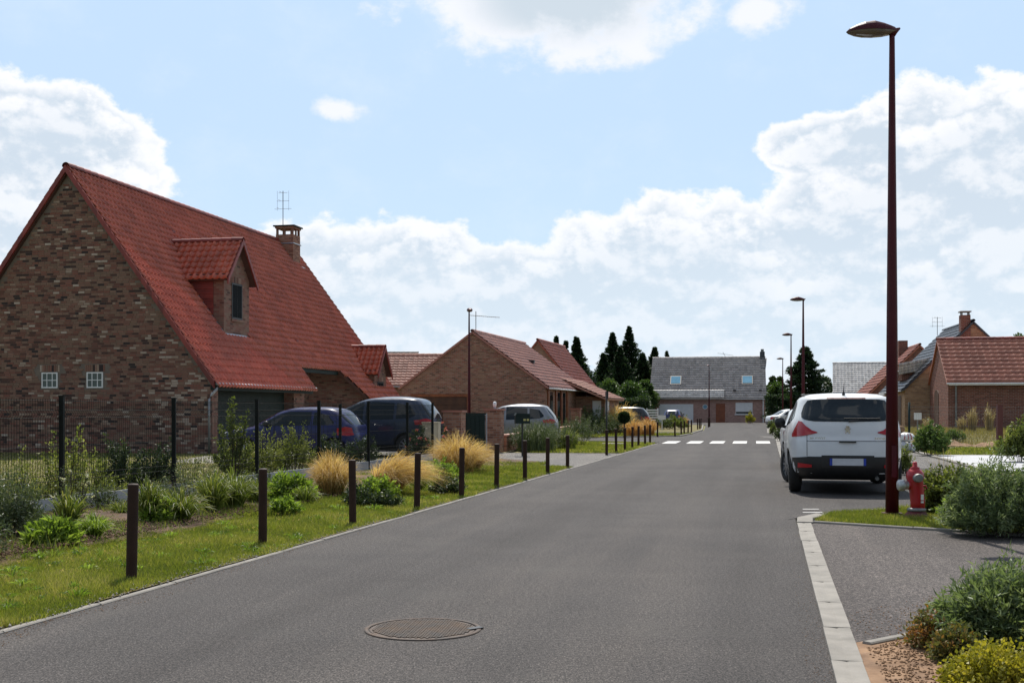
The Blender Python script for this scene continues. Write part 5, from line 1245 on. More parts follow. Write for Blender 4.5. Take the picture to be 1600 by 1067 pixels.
def mk(name, kind, label, paint, x, y, head, L=1., Wd=1., H=1., group=None):
    if kind == 'hatch':
        prof = [(.22, .15, 3.75, .70), (.32, .02, 3.92, .79), (.5, .0, 3.96, .82), (.68, .03, 3.94, .835), (.78, .08, 3.85, .835), (.88, .10, 3.1, .825), (.93, .12, 2.98, .815), (1.1, .30, 2.7, .745), (1.28, .50, 2.35, .66), (1.36, .62, 2.1, .60), (1.405, .85, 1.85, .48)]
        wx = (.62, 3.15); wr = .29; n = 5
        wins = [[(.62, .98, 1.02), (.80, .95, 1.20), (1.1, .94, 1.28), (1.2, .94, 1.28)], [(1.28, .94, 1.29), (1.9, .92, 1.30), (2.15, .92, 1.24), (2.55, .92, 1.05), (2.75, .92, .96)]]
        rw = [(-.58, .98, 1.15), (-.5, .95, 1.27), (.5, .95, 1.27), (.58, .98, 1.15)]; li = [(.60, .68, .86), (.72, .66, .90), (.79, .68, .86)]; ws = [(-.62, .97, 1.18), (-.5, .96, 1.30), (.5, .96, 1.30), (.62, .97, 1.18)]; fl = [(.45, .60, .72), (.68, .62, .76)]
        seams = ((1.24, .35, .9), (2.3, .35, .9)); hd = ((1.35, .80),); mi = (2.5, .95); bu = [(-.78, .36, .50), (.78, .36, .50)]
    elif kind == 'mpv':
        prof = [(.24, .15, 4.0, .76), (.34, .02, 4.18, .85), (.5, .0, 4.24, .88), (.75, .03, 4.22, .895), (.88, .05, 4.05, .895), (1.0, .09, 3.45, .885), (1.06, .11, 3.3, .875), (1.2, .17, 3.05, .83), (1.45, .36, 2.55, .745), (1.58, .48, 2.2, .70), (1.635, .62, 1.95, .62), (1.66, .9, 1.7, .5)]
        wx = (.80, 3.45); wr = .32; n = 5
        wins = [[(.55, 1.15, 1.22), (.72, 1.08, 1.42), (1.1, 1.06, 1.50)], [(1.18, 1.05, 1.50), (1.95, 1.03, 1.55), (2.0, 1.03, 1.55)], [(2.08, 1.03, 1.55), (2.35, 1.03, 1.48), (2.85, 1.03, 1.20), (3.05, 1.03, 1.08)]]
        rw = [(-.62, 1.13, 1.35), (-.55, 1.08, 1.52), (.55, 1.08, 1.52), (.62, 1.13, 1.35)]; li = [(.58, .92, 1.02), (.74, .88, 1.07), (.85, .90, 1.02)]; ws = [(-.68, 1.1, 1.35), (-.55, 1.08, 1.55), (.55, 1.08, 1.55), (.68, 1.1, 1.35)]; fl = [(.5, .68, .80), (.76, .70, .88)]
        seams = ((1.14, .4, 1.0), (2.04, .4, 1.0), (3.0, .5, 1.0)); hd = ((1.25, .90), (2.2, .90)); mi = (2.85, 1.06); bu = [(-.82, .38, .50), (.82, .38, .50)]
    else:  # saloon / estate
        prof = [(.22, .15, 4.3, .72), (.32, .02, 4.48, .82), (.5, .0, 4.52, .86), (.7, .02, 4.5, .87), (.80, .05, 4.35, .865), (.90, .10, 3.4, .855), (.96, (.55 if kind == 'saloon' else .12), 3.25, .84), (1.1, (.80 if kind == 'saloon' else .22), 2.95, .76), (1.3, (1.15 if kind == 'saloon' else .42), 2.5, .66), (1.38, (1.35 if kind == 'saloon' else .55), 2.2, .60), (1.42, 1.6 if kind == 'saloon' else .9, 1.95, .48)]
        wx = (.85, 3.6); wr = .30; n = 5; k0 = 1.05 if kind == 'saloon' else .55
        wins = [[(k0, 1.0, 1.05), (k0+.3, .98, 1.24), (1.75, .97, 1.32), (1.8, .97, 1.32)], [(1.88, .96, 1.33), (2.2, .95, 1.32), (2.7, .95, 1.10), (2.95, .95, 1.0)]]
        rw = [(-.58, 1.0, 1.2), (-.5, .98, 1.32), (.5, .98, 1.32), (.58, 1.0, 1.2)]; li = [(.5, .66, .84), (.82, .66, .86)]; ws = [(-.62, 1.0, 1.2), (-.5, .99, 1.32), (.5, .99, 1.32), (.62, 1.0, 1.2)]; fl = [(.5, .60, .72), (.76, .62, .76)]
        seams = ((1.84, .38, .92), (2.85, .38, .92)); hd = ((1.95, .82),); mi = (2.75, .98); bu = [(-.80, .36, .46), (.80, .36, .46)]
    s = Car(name, prof, label, paint, wr, wx, n, group=group); s.std(wins, rw, li, .55, ws, seams, fl, bu, hd, mi); s.place(x, y, head); s.r.scale = (L, Wd, H); return s.r
HL = math.pi-.213*.0-TH*.8     # nose to the left, slightly away
mk('hatchback_car', 'hatch', 'royal blue hatchback parked facing the garage behind the black fence', P_blue, PX(571, 31.3), 31.3, math.pi-TH, 1.0, 1, 1.01)
mk('people_carrier_car', 'mpv', 'tall slate blue people carrier parked beyond the royal blue hatchback', P_slate, PX(689, 33.2), 33.6, math.pi-TH, 1.02, 1, 1.04)
mk('parked_car', 'hatch', 'white car whose rear shows between the blue people carrier and the brick pier', P_white, PX(694, 38.6), 38.6, math.pi-TH)
mk('people_carrier_car', 'mpv', 'silver people carrier parked behind the low garden wall and letter box', P_silver, PX(874, 45.2), 45.0, math.pi-.12, 1.0, 1, .955)
mk('estate_car', 'estate', 'dark estate car half hidden behind the tall ornamental grasses', P_dark, PX(1017, 76), 76, math.pi-.20, 1, 1, 1.1)
mk('parked_car', 'hatch', 'small blue car parked in front of the white garage door of the far house', P_blue, PX(1049, 107), 107, math.pi/2-.25)
mk('saloon_car', 'saloon', 'white saloon parked beside the hedge at the far right of the street', P_white, PX(1201, 88), 88.5, .15)
mk('parked_car', 'hatch', 'white car parked ahead of the large white crossover', P_white, 7.0, 26.2, math.pi/2-TH)

# ------------------------------------------------------------------ vegetation
def unit(v): return v/np.maximum(np.linalg.norm(v, axis=-1, keepdims=True), 1e-6)
def leaf_quads(P, D, ll, lw):
    n = len(P); S = unit(np.cross(D, rng.normal(size=(n, 3)))); l = (ll*rng.uniform(.65, 1.25, n))[:, None]; w = (lw*rng.uniform(.7, 1.2, n))[:, None]
    N = np.cross(D, S); fold = N*w*.25
    V = np.stack([P, P+D*l*.45+S*w*.5+fold, P+D*l, P+D*l*.45-S*w*.5+fold], 1).reshape(-1, 3)
    return V, np.arange(n*4).reshape(-1, 4)
def twig_curves(w, d, h, nt, base_r, lo=.45, lean=(0, 0)):
    a = rng.uniform(0, 2*math.pi, nt); rho = np.sqrt(rng.uniform(0, 1, nt))
    T = np.stack([w/2*rho*np.cos(a)+lean[0]*rng.uniform(.6, 1, nt), d/2*rho*np.sin(a)+lean[1], h*np.sqrt(1-(rho*.93)**2)*rng.uniform(lo, 1.04, nt)], 1)
    k = rng.uniform(0, 1, nt) < .10; T[k, 2] *= rng.uniform(1.05, 1.28, k.sum()); k = rng.uniform(0, 1, nt) < .12; T[k, :2] *= 1.18
    B = T.copy(); B[:, :2] *= base_r; B[:, 2] = 0
    M_ = B*.45+T*.55; M_[:, 2] = T[:, 2]*.72; return B, M_, T
def bez(B, M_, T, t):
    t = t[:, None]; return (1-t)**2*B+2*t*(1-t)*M_+t*t*T, unit(2*(1-t)*(M_-B)+2*t*(T-M_))
def stems_mesh(B, M_, T, k, r):
    m = MB()
    for i in range(0, len(B), max(1, len(B)//k)):
        pts = [tuple((1-t)**2*B[i]+2*t*(1-t)*M_[i]+t*t*T[i]) for t in (0, .35, .7, .95)]; m.tube(pts, [r, r*.8, r*.5, r*.25], 4, cap=False)
    return m
def shrub(label, loc, w, h, nt, npl, ll, lw, mat, base_r=.35, d=None, cat='shrub', group=None, name='shrub', t0=.25, lo=.45, spread=.8, stems=24, sr=.006, tint=(0, 1), lean=(0, 0), z=0.02, jit=.02, flowers=None):
    root = empty(name, (loc[0], loc[1], z), 0, label, cat, group)
    B, M_, T = twig_curves(w, d or w*.85, h, nt, base_r, lo, lean)
    idx = np.repeat(np.arange(nt), npl); t = rng.uniform(t0, 1.0, len(idx))**.85
    P, D = bez(B[idx], M_[idx], T[idx], t); P = P+rng.normal(size=P.shape)*jit
    D2 = unit(D*.8+rng.normal(size=P.shape)*spread)
    V, Q = leaf_quads(P, D2, ll, lw)
    tw = rng.uniform(tint[0], tint[1], nt)[idx]; ti = np.clip(.55*tw+.45*rng.uniform(tint[0], tint[1], len(idx))+.12*(t-.6), 0, 1)
    npmesh('foliage', V, Q, ti, mat, root)
    if stems: stems_mesh(B, M_, T, stems, sr).build('stem', MT['bark'], root)
    if flowers:
        fm, nf, fs = flowers
        for k in rng.integers(0, nt, nf):
            P = np.repeat(T[k][None], 7, 0); D = unit(rng.normal(size=P.shape)+np.array([0, -.3, .8])); V, Q = leaf_quads(P, D, fs, fs*.8); npmesh('flower', V, Q, rng.uniform(0, 1, len(Q)), fm, root)
    return root
def blade_strips(n, w, d, h, base_r, bw, lo=.6, droop=.35, lean=(0, 0), seg=4):
    a = rng.uniform(0, 2*math.pi, n); rho = np.sqrt(rng.uniform(0, 1, n))
    hh = h*rng.uniform(lo, 1.05, n)*(1-.25*rho**2)
    B = np.stack([w/2*base_r*rho*np.cos(a), d/2*base_r*rho*np.sin(a), np.zeros(n)], 1)
    M_ = np.stack([w/2*rho*.55*np.cos(a)+lean[0]*.4, d/2*rho*.55*np.sin(a)+lean[1]*.4, hh*1.15], 1)
    T = np.stack([w/2*rho*np.cos(a)*1.05+lean[0], d/2*rho*np.sin(a)*1.05+lean[1], hh*(1-droop*rho*rng.uniform(.3, 1.3, n))], 1)
    T += rng.normal(size=T.shape)*h*.075; k = rng.uniform(0, 1, n) < .08; T[k] *= np.array([1.25, 1.25, .8]); M_ = M_+rng.normal(size=T.shape)*h*.03
    S = unit(np.cross(T-B, rng.normal(size=(n, 3)))); VV = []
    for k in range(seg+1):
        t = k/seg; p = (1-t)**2*B+2*t*(1-t)*M_+t*t*T; ww = bw*(1-t)**.6*(.5 if k == 0 else 1)*.5+bw*.04
        VV += [p-S*ww, p+S*ww]
    V = np.stack(VV, 1).reshape(-1, 3); k = 2*(seg+1); q = np.concatenate([np.array([[2*i, 2*i+1, 2*i+3, 2*i+2]]) for i in range(seg)])
    Q = (q[None]+np.arange(n)[:, None, None]*k).reshape(-1, 4); return V, Q, seg
def tuft(label, loc, w, h, n, bw, mat, base_r=.2, droop=.35, lean=(0, 0), cat='plant', name='grass_tuft', group=None, d=None, lo=.6, extra=None, z=.03):
    V, Q, seg = blade_strips(n, w, d or w, h, base_r, bw, lo, droop, lean)
    tb = np.repeat(rng.uniform(0, 1, n), seg); ti = np.clip(tb*.8+np.tile(np.linspace(0, .25, seg), n), 0, 1)
    root = empty(name, (loc[0], loc[1], z), 0, label, cat, group); npmesh('blades', V, Q, ti, mat, root)
    if extra:
        m2, n2, h2, w2 = extra; V, Q, seg = blade_strips(n2, w*w2, (d or w)*w2, h2, .5, bw*1.5, .5, .2); npmesh('green_base_blades', V, Q, rng.uniform(0, 1, len(Q)), m2, root)
    return root
def at(px, py): g = G(px, py); return (g.x, g.y)
def sc(px, Y): return px*Y/F
# --- left planting bed, front row and row by the fence
def S(px, py, wp, hp, label, nt, npl, ll, lw, mat, **k):
    x, y = at(px, py); return shrub(label, (x, y), sc(wp, y), sc(hp, y), nt, npl, ll, lw, mat, **k)
def T(px, py, wp, hp, label, n, bw, mat, **k):
    x, y = at(px, py); return tuft(label, (x, y), sc(wp, y), sc(hp, y), n, bw, mat, **k)
S(15, 848, 130, 112, 'grey green feathery shrub at the left edge of the planting bed', 260, 34, .045, .011, LF['laven'], spread=1.1, lo=.35)
S(-60, 880, 150, 120, 'grey green feathery shrub cut by the left picture edge', 200, 30, .045, .011, LF['laven'], spread=1.1, lo=.35)
S(112, 818, 62, 96, 'airy pale stemmed plant with white flowers by the first fence post', 44, 16, .04, .010, LF['laven'], spread=1.0, flowers=(LF['creamy'], 16, .03))
S(80, 858, 72, 46, 'low bright lime green leafy plant at the front of the bed, left', 70, 26, .10, .035, LF['bright'], spread=.9, lo=.3)
T(106, 838, 74, 76, 'upright iris leaves standing between the two lime green plants', 140, .018, LF['daylily'], droop=.25)
T(147, 846, 78, 45, 'small yellow green spiky clump on bare soil', 320, .010, LF['bright'], droop=.5)
T(190, 812, 67, 31, 'small green spiky clump behind the bare soil patch', 200, .010, LF['daylily'], droop=.5)
T(232, 822, 83, 79, 'tall daylily clump just right of the nearest bollard', 260, .015, LF['daylily'], droop=.4)
S(250, 822, 60, 44, 'lime green leafy plant in front of the daylilies', 60, 22, .08, .035, LF['bright'], spread=.9, lo=.3)
T(282, 820, 114, 59, 'arching daylily clump second from the nearest bollard', 300, .014, LF['daylily'], droop=.55)
T(332, 806, 94, 75, 'daylily clump in front of the second fence bay', 300, .014, LF['daylily'], droop=.45)
T(366, 800, 97, 70, 'broad daylily clump just left of the second bollard', 340, .014, LF['daylily'], droop=.45)
T(398, 792, 67, 47, 'daylily clump behind the second bollard', 180, .014, LF['daylily'], droop=.5)
S(300, 782, 120, 62, 'grey green airy perennial with small cream flowers along the concrete plank', 110, 20, .045, .010, LF['laven'], spread=1.0, flowers=(LF['creamy'], 20, .025))
S(450, 786, 90, 44, 'low spreading lime green leaves right of the second bollard', 110, 24, .09, .035, LF['bright'], spread=.9, lo=.3)
S(445, 806, 50, 26, 'small lime green leafy rosette at the edge of the grass', 40, 20, .08, .03, LF['bright'], spread=.9, lo=.3)
T(518, 778, 98, 74, 'golden feather grass clump left of the third bollard', 1500, .0055, LF['feather'], droop=.45, base_r=.35, extra=(LF['daylily'], 260, .42, .75), cat='ornamental grass', group='golden feather grasses')
T(602, 772, 122, 66, 'golden feather grass clump leaning right between the third and fourth bollards', 1700, .0055, LF['feather'], droop=.6, base_r=.35, lean=(.42, -.25), extra=(LF['daylily'], 200, .30, .7), cat='ornamental grass', group='golden feather grasses')
T(716, 742, 112, 68, 'golden feather grass clump behind the fifth bollard', 1800, .0065, LF['feather'], droop=.55, base_r=.4, extra=(LF['daylily'], 200, .3, .7), cat='ornamental grass', group='golden feather grasses')
T(738, 738, 60, 50, 'smaller golden grass tuft spilling right beside the fifth bollard', 700, .0065, LF['feather'], droop=.7, base_r=.3, lean=(.3, -.3), cat='ornamental grass', group='golden feather grasses')
S(562, 792, 60, 34, 'low variegated creeping plant right of the third bollard', 70, 24, .045, .025, LF['dark'], spread=1.1, lo=.3, tint=(.2, 1))
S(590, 778, 70, 34, 'lime green low plant between two golden grasses', 80, 22, .06, .03, LF['bright'], spread=1., lo=.3)
S(608, 792, 50, 22, 'small low variegated plant in the grass by the fourth bollard', 50, 20, .045, .025, LF['dark'], spread=1.1, lo=.3, tint=(.3, 1))
S(690, 758, 70, 36, 'lime green low plant left of the fifth bollard', 90, 22, .07, .03, LF['bright'], spread=1., lo=.3)
S(700, 772, 60, 24, 'dark glossy creeping plant at the foot of the fifth bollard', 60, 20, .05, .03, LF['dark'], spread=1.1, lo=.3)
# --- behind the fence
def back(px, wp, hp, label, nt, npl, ll, lw, mat, off=.6, **k):
    # stand just behind the fence line at this picture column
    q = (px-800)/F; Y = (-9.72)/(q-.255); x = fx(Y)-off*.95; y = Y+off*.3
    Yd = y; return shrub(label, (x, y), sc(wp, Yd), sc(hp, Yd), nt, npl, ll, lw, mat, **k)
back(-8, 70, 70, 'thin reddish leaved shrub behind the mesh at the left edge', 32, 26, .05, .026, LF['yellowg'], tint=(.5, 1), lo=.5)
back(50, 90, 70, 'sparse reddish twiggy shrub behind the first fence bay', 27, 22, .045, .024, LF['yellowg'], tint=(.5, 1), lo=.5)
back(88, 70, 91, 'spindly yellow green shrub just behind the first fence post', 17, 30, .05, .025, LF['yellowg'], tint=(.3, .9), base_r=.1)
back(158, 100, 132, 'tall thin yellow green shrub climbing to the fence top in the second bay', 32, 42, .06, .03, LF['yellowg'], tint=(.3, .85), base_r=.12, lo=.3)
back(195, 90, 83, 'low loose yellow green shrub right of the tall thin one', 28, 30, .05, .026, LF['yellowg'], tint=(.3, .85), base_r=.2)
back(130, 60, 49, 'small orange tipped shrub at the foot of the mesh', 28, 24, .045, .024, LF['yellowg'], tint=(.5, 1), base_r=.4)
back(228, 80, 41, 'low mixed green shrub behind the concrete plank', 40, 24, .05, .026, LF['yellowg'], tint=(.1, .8), base_r=.5)
back(298, 84, 91, 'dense dark leaved shrub behind the second fence post', 72, 50, .055, .03, LF['dark'], off=1.3, lo=.35)
back(350, 74, 73, 'dark glossy shrub before the third fence post', 64, 46, .055, .03, LF['dark'], off=1.3, lo=.35, tint=(0, .8))
back(412, 66, 138, 'tall leafy yellow green shrub behind the third fence post', 48, 44, .06, .032, LF['yellowg'], tint=(0, .6), base_r=.2, lo=.3)
back(432, 64, 71, 'white variegated shrub with reddish tips, third fence bay', 64, 44, .045, .028, LF['yellowg'], tint=(.3, 1), base_r=.4, off=.8)
back(468, 66, 83, 'yellow variegated shrub left of the fourth fence post', 72, 44, .045, .028, LF['yellowg'], tint=(.3, .9), base_r=.4, off=.8)
back(515, 74, 79, 'pale variegated shrub behind the first golden grass', 88, 44, .045, .028, LF['yellowg'], tint=(.3, .85), base_r=.5, off=.8)
back(556, 60, 61, 'dull green shrub before the slate blue people carrier', 64, 40, .05, .03, LF['dark'], base_r=.5, tint=(.3, 1))
back(602, 66, 54, 'dark shrub in front of the people carrier rear wheel', 64, 36, .055, .03, LF['dark'], base_r=.5, tint=(.1, .8))
x0, y0 = PX(656, 30.8), 30.8
shrub('rose bush with pink blooms beside the beige meter box', (x0, y0), .75, 1.05, 60, 34, .055, .034, LF['dark'], base_r=.3, tint=(.1, .9), flowers=(LF['pink'], 9, .075))
shrub('small rose bush with pink bloom against the left gate pier', (PX(689, 33.9), 33.4), .5, 1.1, 26, 24, .055, .034, LF['dark'], base_r=.3, flowers=(LF['pink'], 4, .075))
S(262, 800, 90, 46, 'grey green low plant between the daylily clumps and the plank', 90, 22, .05, .014, LF['laven'], spread=1.1, lo=.3)
S(405, 778, 90, 44, 'feathery grey green plant behind the second bollard by the plank', 90, 22, .05, .014, LF['laven'], spread=1.1, lo=.3)
S(168, 800, 80, 42, 'thin straggly green plant against the concrete plank left of the nearest bollard', 50, 20, .05, .014, LF['laven'], spread=1.1, lo=.3)
T(478, 790, 60, 34, 'loose green grass tuft left of the first golden grass', 160, .010, LF['daylily'], droop=.5)
T(655, 768, 60, 32, 'loose green grass tuft between the fourth bollard and golden grass', 160, .010, LF['daylily'], droop=.5)
# --- beyond the grey driveway
T(838, 706, 90, 50, 'grey green lavender mass left of the letter box post', 900, .010, LF['laven'], droop=.3, base_r=.7, cat='shrub', lo=.5)
S(826, 705, 84, 50, 'lavender shrub at the foot of the letter box', 170, 30, .07, .016, LF['laven'], base_r=.7, lo=.4)
S(866, 702, 80, 50, 'lavender shrub next to the green daylilies', 160, 30, .07, .016, LF['laven'], base_r=.7, lo=.4)
T(884, 702, 66, 36, 'green grassy clump before the lavender', 300, .016, LF['daylily'], base_r=.5, droop=.4)
S(900, 696, 60, 50, 'yellowish green shrub at the right end of the lavender bed', 140, 28, .07, .02, LF['laven'], base_r=.6, tint=(.2, .8))
S(915, 684, 60, 34, 'low grey green shrub behind the manhole lawn', 110, 26, .08, .022, LF['laven'], base_r=.6)
S(880, 678, 60, 34, 'grey green mound behind the garden wall end', 100, 26, .08, .025, LF['laven'], base_r=.6)
S(925, 678, 70, 48, 'bushy mid green shrub right of the far brick pier', 150, 28, .10, .035, LF['willow'], base_r=.6, tint=(0, .6))
S(965, 680, 60, 40, 'grey green shrub beneath the tall tawny grass', 110, 28, .10, .03, LF['laven'], base_r=.6)
S(905, 672, 50, 30, 'green shrub behind the far brick pier', 80, 28, .10, .04, LF['tree'], base_r=.6, tint=(.4, 1))
T(968, 677, 66, 48, 'tall tawny ornamental grass in front of the dark estate car', 900, .02, LF['feather'], droop=.35, base_r=.5, cat='ornamental grass', tint=None) if False else T(968, 677, 66, 48, 'tall tawny ornamental grass in front of the dark estate car', 900, .02, LF['feather'], droop=.35, base_r=.5, cat='ornamental grass')
T(990, 682, 46, 28, 'orange grass tuft, left one behind the mid bollards', 500, .018, LF['orange'], droop=.4, base_r=.5, cat='ornamental grass')
T(1012, 681, 44, 30, 'orange grass tuft, right one behind the mid bollards', 500, .018, LF['orange'], droop=.4, base_r=.5, cat='ornamental grass')
T(1068, 663, 24, 12, 'small far orange grass tuft below the white garage door', 260, .03, LF['orange'], droop=.4, base_r=.5, cat='ornamental grass')
S(1035, 671, 36, 18, 'low grey green shrub left of the blank white sign', 70, 22, .16, .05, LF['laven'], base_r=.6)
S(1056, 671, 44, 22, 'low yellowish green shrub right of the blank white sign', 90, 22, .16, .05, LF['yellowg'], base_r=.6, tint=(.1, .7))
S(1172, 662, 14, 20, 'small yellow green shrub under the white shutter window', 26, 22, .16, .09, LF['yellow'], base_r=.5)
def topiary():
    x, Y = PX(975, 57), 57; r = empty('topiary_tree', (x, Y, 0), 0, 'small dark ball shaped standard tree among the ornamental grasses', 'tree')
    MB().tube([(0, 0, 0), (0.02, 0, .75)], .035, 8).build('trunk', MT['bark'], r)
    P = unit(rng.normal(size=(5200, 3)))*(.22*rng.uniform(.1, 1.35, 5200)**.6)[:, None]; D = unit(P+rng.normal(size=P.shape)*.15); P = P+np.array([0, 0, 1.0])
    V, Q = leaf_quads(P, D, .09, .05); npmesh('crown', V, Q, rng.uniform(0, .5, len(Q)), LF['hedge'], r)
topiary()
# --- right-hand side
S(1486, 806, 100, 78, 'yellow green leafy shrub directly behind the red hydrant', 300, 40, .05, .028, LF['yellowg'], base_r=.5, tint=(.0, .75), lo=.3)
S(1562, 838, 168, 116, 'large silvery willow shrub at the right edge behind the grass tongue', 620, 60, .055, .013, LF['willow'], base_r=.45, lo=.3, spread=.8)
S(1492, 812, 56, 30, 'low lime green plant at the base of the yellow green shrub', 50, 20, .06, .03, LF['bright'], base_r=.5, lo=.3)
T(1478, 790, 90, 92, 'thin reddish seed stalks rising above the yellow green shrub', 60, .006, LF['tan'], droop=.2, base_r=.5)
S(1645, 835, 120, 112, 'silvery willow shrub cut by the right picture edge', 260, 50, .06, .014, LF['willow'], base_r=.45, lo=.3)
S(1572, 1015, 230, 128, 'big willow leaved shrub in the bottom right corner', 380, 52, .060, .0135, LF['willow'], base_r=.4, lo=.22, spread=.7, tint=(.0, .85))
S(1700, 1030, 240, 150, 'willow leaved shrub beyond the bottom right corner', 200, 50, .052, .0125, LF['willow'], base_r=.4, lo=.35, spread=.7)
S(1452, 1014, 84, 54, 'orange tipped small shrub at the left of the corner willow', 60, 34, .028, .014, LF['coppery'], base_r=.3, tint=(.1, 1), lo=.3)
S(1496, 1035, 80, 50, 'green and yellow low shrub between soil and corner willow', 90, 36, .028, .015, LF['coppery'], base_r=.4, tint=(.1, .7), lo=.3)
S(1562, 1090, 165, 84, 'yellow leaved groundcover shrub in the bottom right corner', 170, 44, .022, .016, LF['yellow'], base_r=.5, lo=.35)
S(1505, 1086, 62, 40, 'small yellow leaved shrub at the bottom beside the bare soil', 80, 36, .022, .016, LF['yellow'], base_r=.5, lo=.35, tint=(0, .8))
S(1455, 712, 56, 52, 'rounded green shrub beside the green fence post', 150, 34, .09, .04, LF['tree'], base_r=.4, tint=(.4, 1))
S(1596, 722, 74, 64, 'yellow green shrub at the right edge behind the pale driveway', 160, 36, .09, .045, LF['yellowg'], base_r=.5, tint=(0, .7))
S(1414, 742, 26, 46, 'yellow green plant between the white crossover and the hydrant', 50, 30, .05, .025, LF['yellowg'], base_r=.4, tint=(.2, .8))
S(1222, 690, 24, 30, 'weedy grey green shrub on the right verge ahead of the crossover', 80, 26, .10, .03, LF['laven'], base_r=.6)
S(1214, 680, 22, 20, 'low weeds beside the right kerb beyond the crossing', 60, 24, .13, .04, LF['yellowg'], base_r=.7, tint=(0, .5))
S(1210, 671, 24, 16, 'small shrub at the kerb in front of the white saloon', 60, 22, .15, .05, LF['laven'], base_r=.7)
S(1412, 668, 18, 44, 'climbing shrub against the sand brick house by the post', 60, 26, .14, .06, LF['dark'], base_r=.4)
for i, (px, hp, lb) in enumerate([(1503, 26, 'first tan stalk clump by the downpipe'), (1519, 40, 'tallest tan seed stalks before the dark brick wall'), (1546, 44, 'tan seed stalks left of the brown fence post'), (1450, 34, 'dry stalks beneath the small white board')]):
    Y = 51 if i < 3 else 46; tuft(lb, (PX(px, Y), Y), sc(22, Y), sc(hp, Y), 120, .022, LF['tan'], base_r=.5, droop=.15, z=BZ(Y), name='dry_stalks')
shrub('low green weeds in the middle of the dry bank', (PX(1490, 44), 44), .9, .45, 60, 20, .1, .04, LF['tree'], base_r=.6, z=BZ(44), tint=(.4, 1))
# soil heaps
def heap(label, px, Y, w, h, mat):
    bm = bmesh.new(); bmesh.ops.create_grid(bm, x_segments=24, y_segments=10, size=1)
    for v in bm.verts:
        rr = min(1, math.hypot(v.co.x, v.co.y)); z = h*(math.cos(rr*math.pi)*.5+.5)*(1+.35*math.sin(v.co.x*9)*math.cos(v.co.y*7))+random.uniform(-.015, .015)-.03
        v.co = Vector((v.co.x*w/2, v.co.y*.8, z))
    me = bpy.data.meshes.new('soil_heap'); bm.to_mesh(me); bm.free(); o = link('soil_heap', me, mat, None, True, (PX(px, Y), Y, BZ(Y))); tag(o, label, 'soil heap')
heap('pale soil heap at the foot of the brown fence post', 1557, 42.2, 2.4, .24, MT['sand'])
heap('low sandy soil heap behind the rounded green shrub', 1478, 43.0, 2.6, .18, MT['sand'])

# --- trees
def tree(label, x, Y, h, w, mat, nc=26, nl=230, ls=.22, th=.25, name='tree', tint=(0, 1), z=0, cat='tree', top=.9):
    r = empty(name, (x, Y, z), 0, label, cat); m = MB(); tr = h*.025+.05
    m.tube([(0, 0, 0), (.1, .05, h*.3), (-.05, 0, h*.62)], [tr, tr*.7, tr*.35], 8)
    a = rng.uniform(0, 2*math.pi, nc); u = rng.uniform(0, 1, nc); rr = w/2*np.sqrt(rng.uniform(.15, 1, nc))*np.sin(np.clip(u*.9+.12, 0, 1)*math.pi)**.6*.8
    Cn = np.stack([rr*np.cos(a), rr*np.sin(a), h*(th+(top-th)*u)], 1); cr = w*rng.uniform(.12, .24, nc)
    for i in range(0, nc, 2): m.tube([(0, 0, Cn[i][2]*.55), tuple(Cn[i]*np.array([.5, .5, .85])), tuple(Cn[i])], [tr*.4, tr*.25, .02], 5)
    m.build('trunk', MT['bark'], r)
    idx = np.repeat(np.arange(nc), nl); nrm = unit(rng.normal(size=(len(idx), 3))); P = Cn[idx]+nrm*(cr[idx]*rng.uniform(.25, 1.15, len(idx)))[:, None]*np.array([1, 1, .8])
    V, Q = leaf_quads(P, unit(nrm*.5+rng.normal(size=P.shape)*.6), ls, ls*.7)
    ct = rng.uniform(tint[0], tint[1], nc)[idx]; npmesh('crown', V, Q, np.clip(ct*.6+rng.uniform(0, .4, len(idx)), 0, 1), mat, r); return r
def conifer(label, x, Y, h, w, ls=.30, nb=190, per=46, cedar=False, name='conifer'):
    r = empty(name, (x, Y, 0), 0, label, 'tree'); m = MB(); m.tube([(0, 0, 0), (0, 0, h*.5), (0, 0, h*.98)], [h*.022, h*.013, .02], 8)
    VV, QQ, TT = [], [], []; nb0 = 0
    for i in range(nb):
        u = (i+rng.uniform())/nb; z = h*(.06+.92*u); L = w/2*(((1-u)**1.2 if not cedar else (1-u)**.8)*rng.uniform(.5, 1.3)+.012); a = rng.uniform(0, 2*math.pi)
        rise = (.10 if cedar else .35*L); d = np.array([math.cos(a), math.sin(a), 0])
        t = rng.uniform(.1, 1, per)**.8; P = d*(L*t)[:, None]+np.array([0, 0, 1])*(z+rise*t-(.0 if cedar else .1)*t*t)[:, None]
        P += rng.normal(size=P.shape)*np.array([.14, .14, .07 if cedar else .12])*(.15+L*.35)
        D = unit(d*(.9)+np.array([0, 0, .15 if cedar else .7])+rng.normal(size=P.shape)*.4)
        V, Q = leaf_quads(P, D, ls, ls*.38); VV.append(V); QQ.append(Q+nb0); nb0 += len(V); TT.append(np.clip(rng.uniform(0, .8)+rng.uniform(-.2, .3, per), 0, 1))
        if i % 5 == 0: m.tube([(0, 0, z), tuple(d*L*.5+np.array([0, 0, z+rise*.5])), tuple(d*L*.9+np.array([0, 0, z+rise*.8]))], [.05, .03, .01], 4)
    m.build('trunk', MT['bark'], r); npmesh('crown', np.concatenate(VV), np.concatenate(QQ), np.concatenate(TT), LF['conifer'], r); return r
def ctop(px, py, Y): return PX(px, Y), Y, PZ(py, Y)
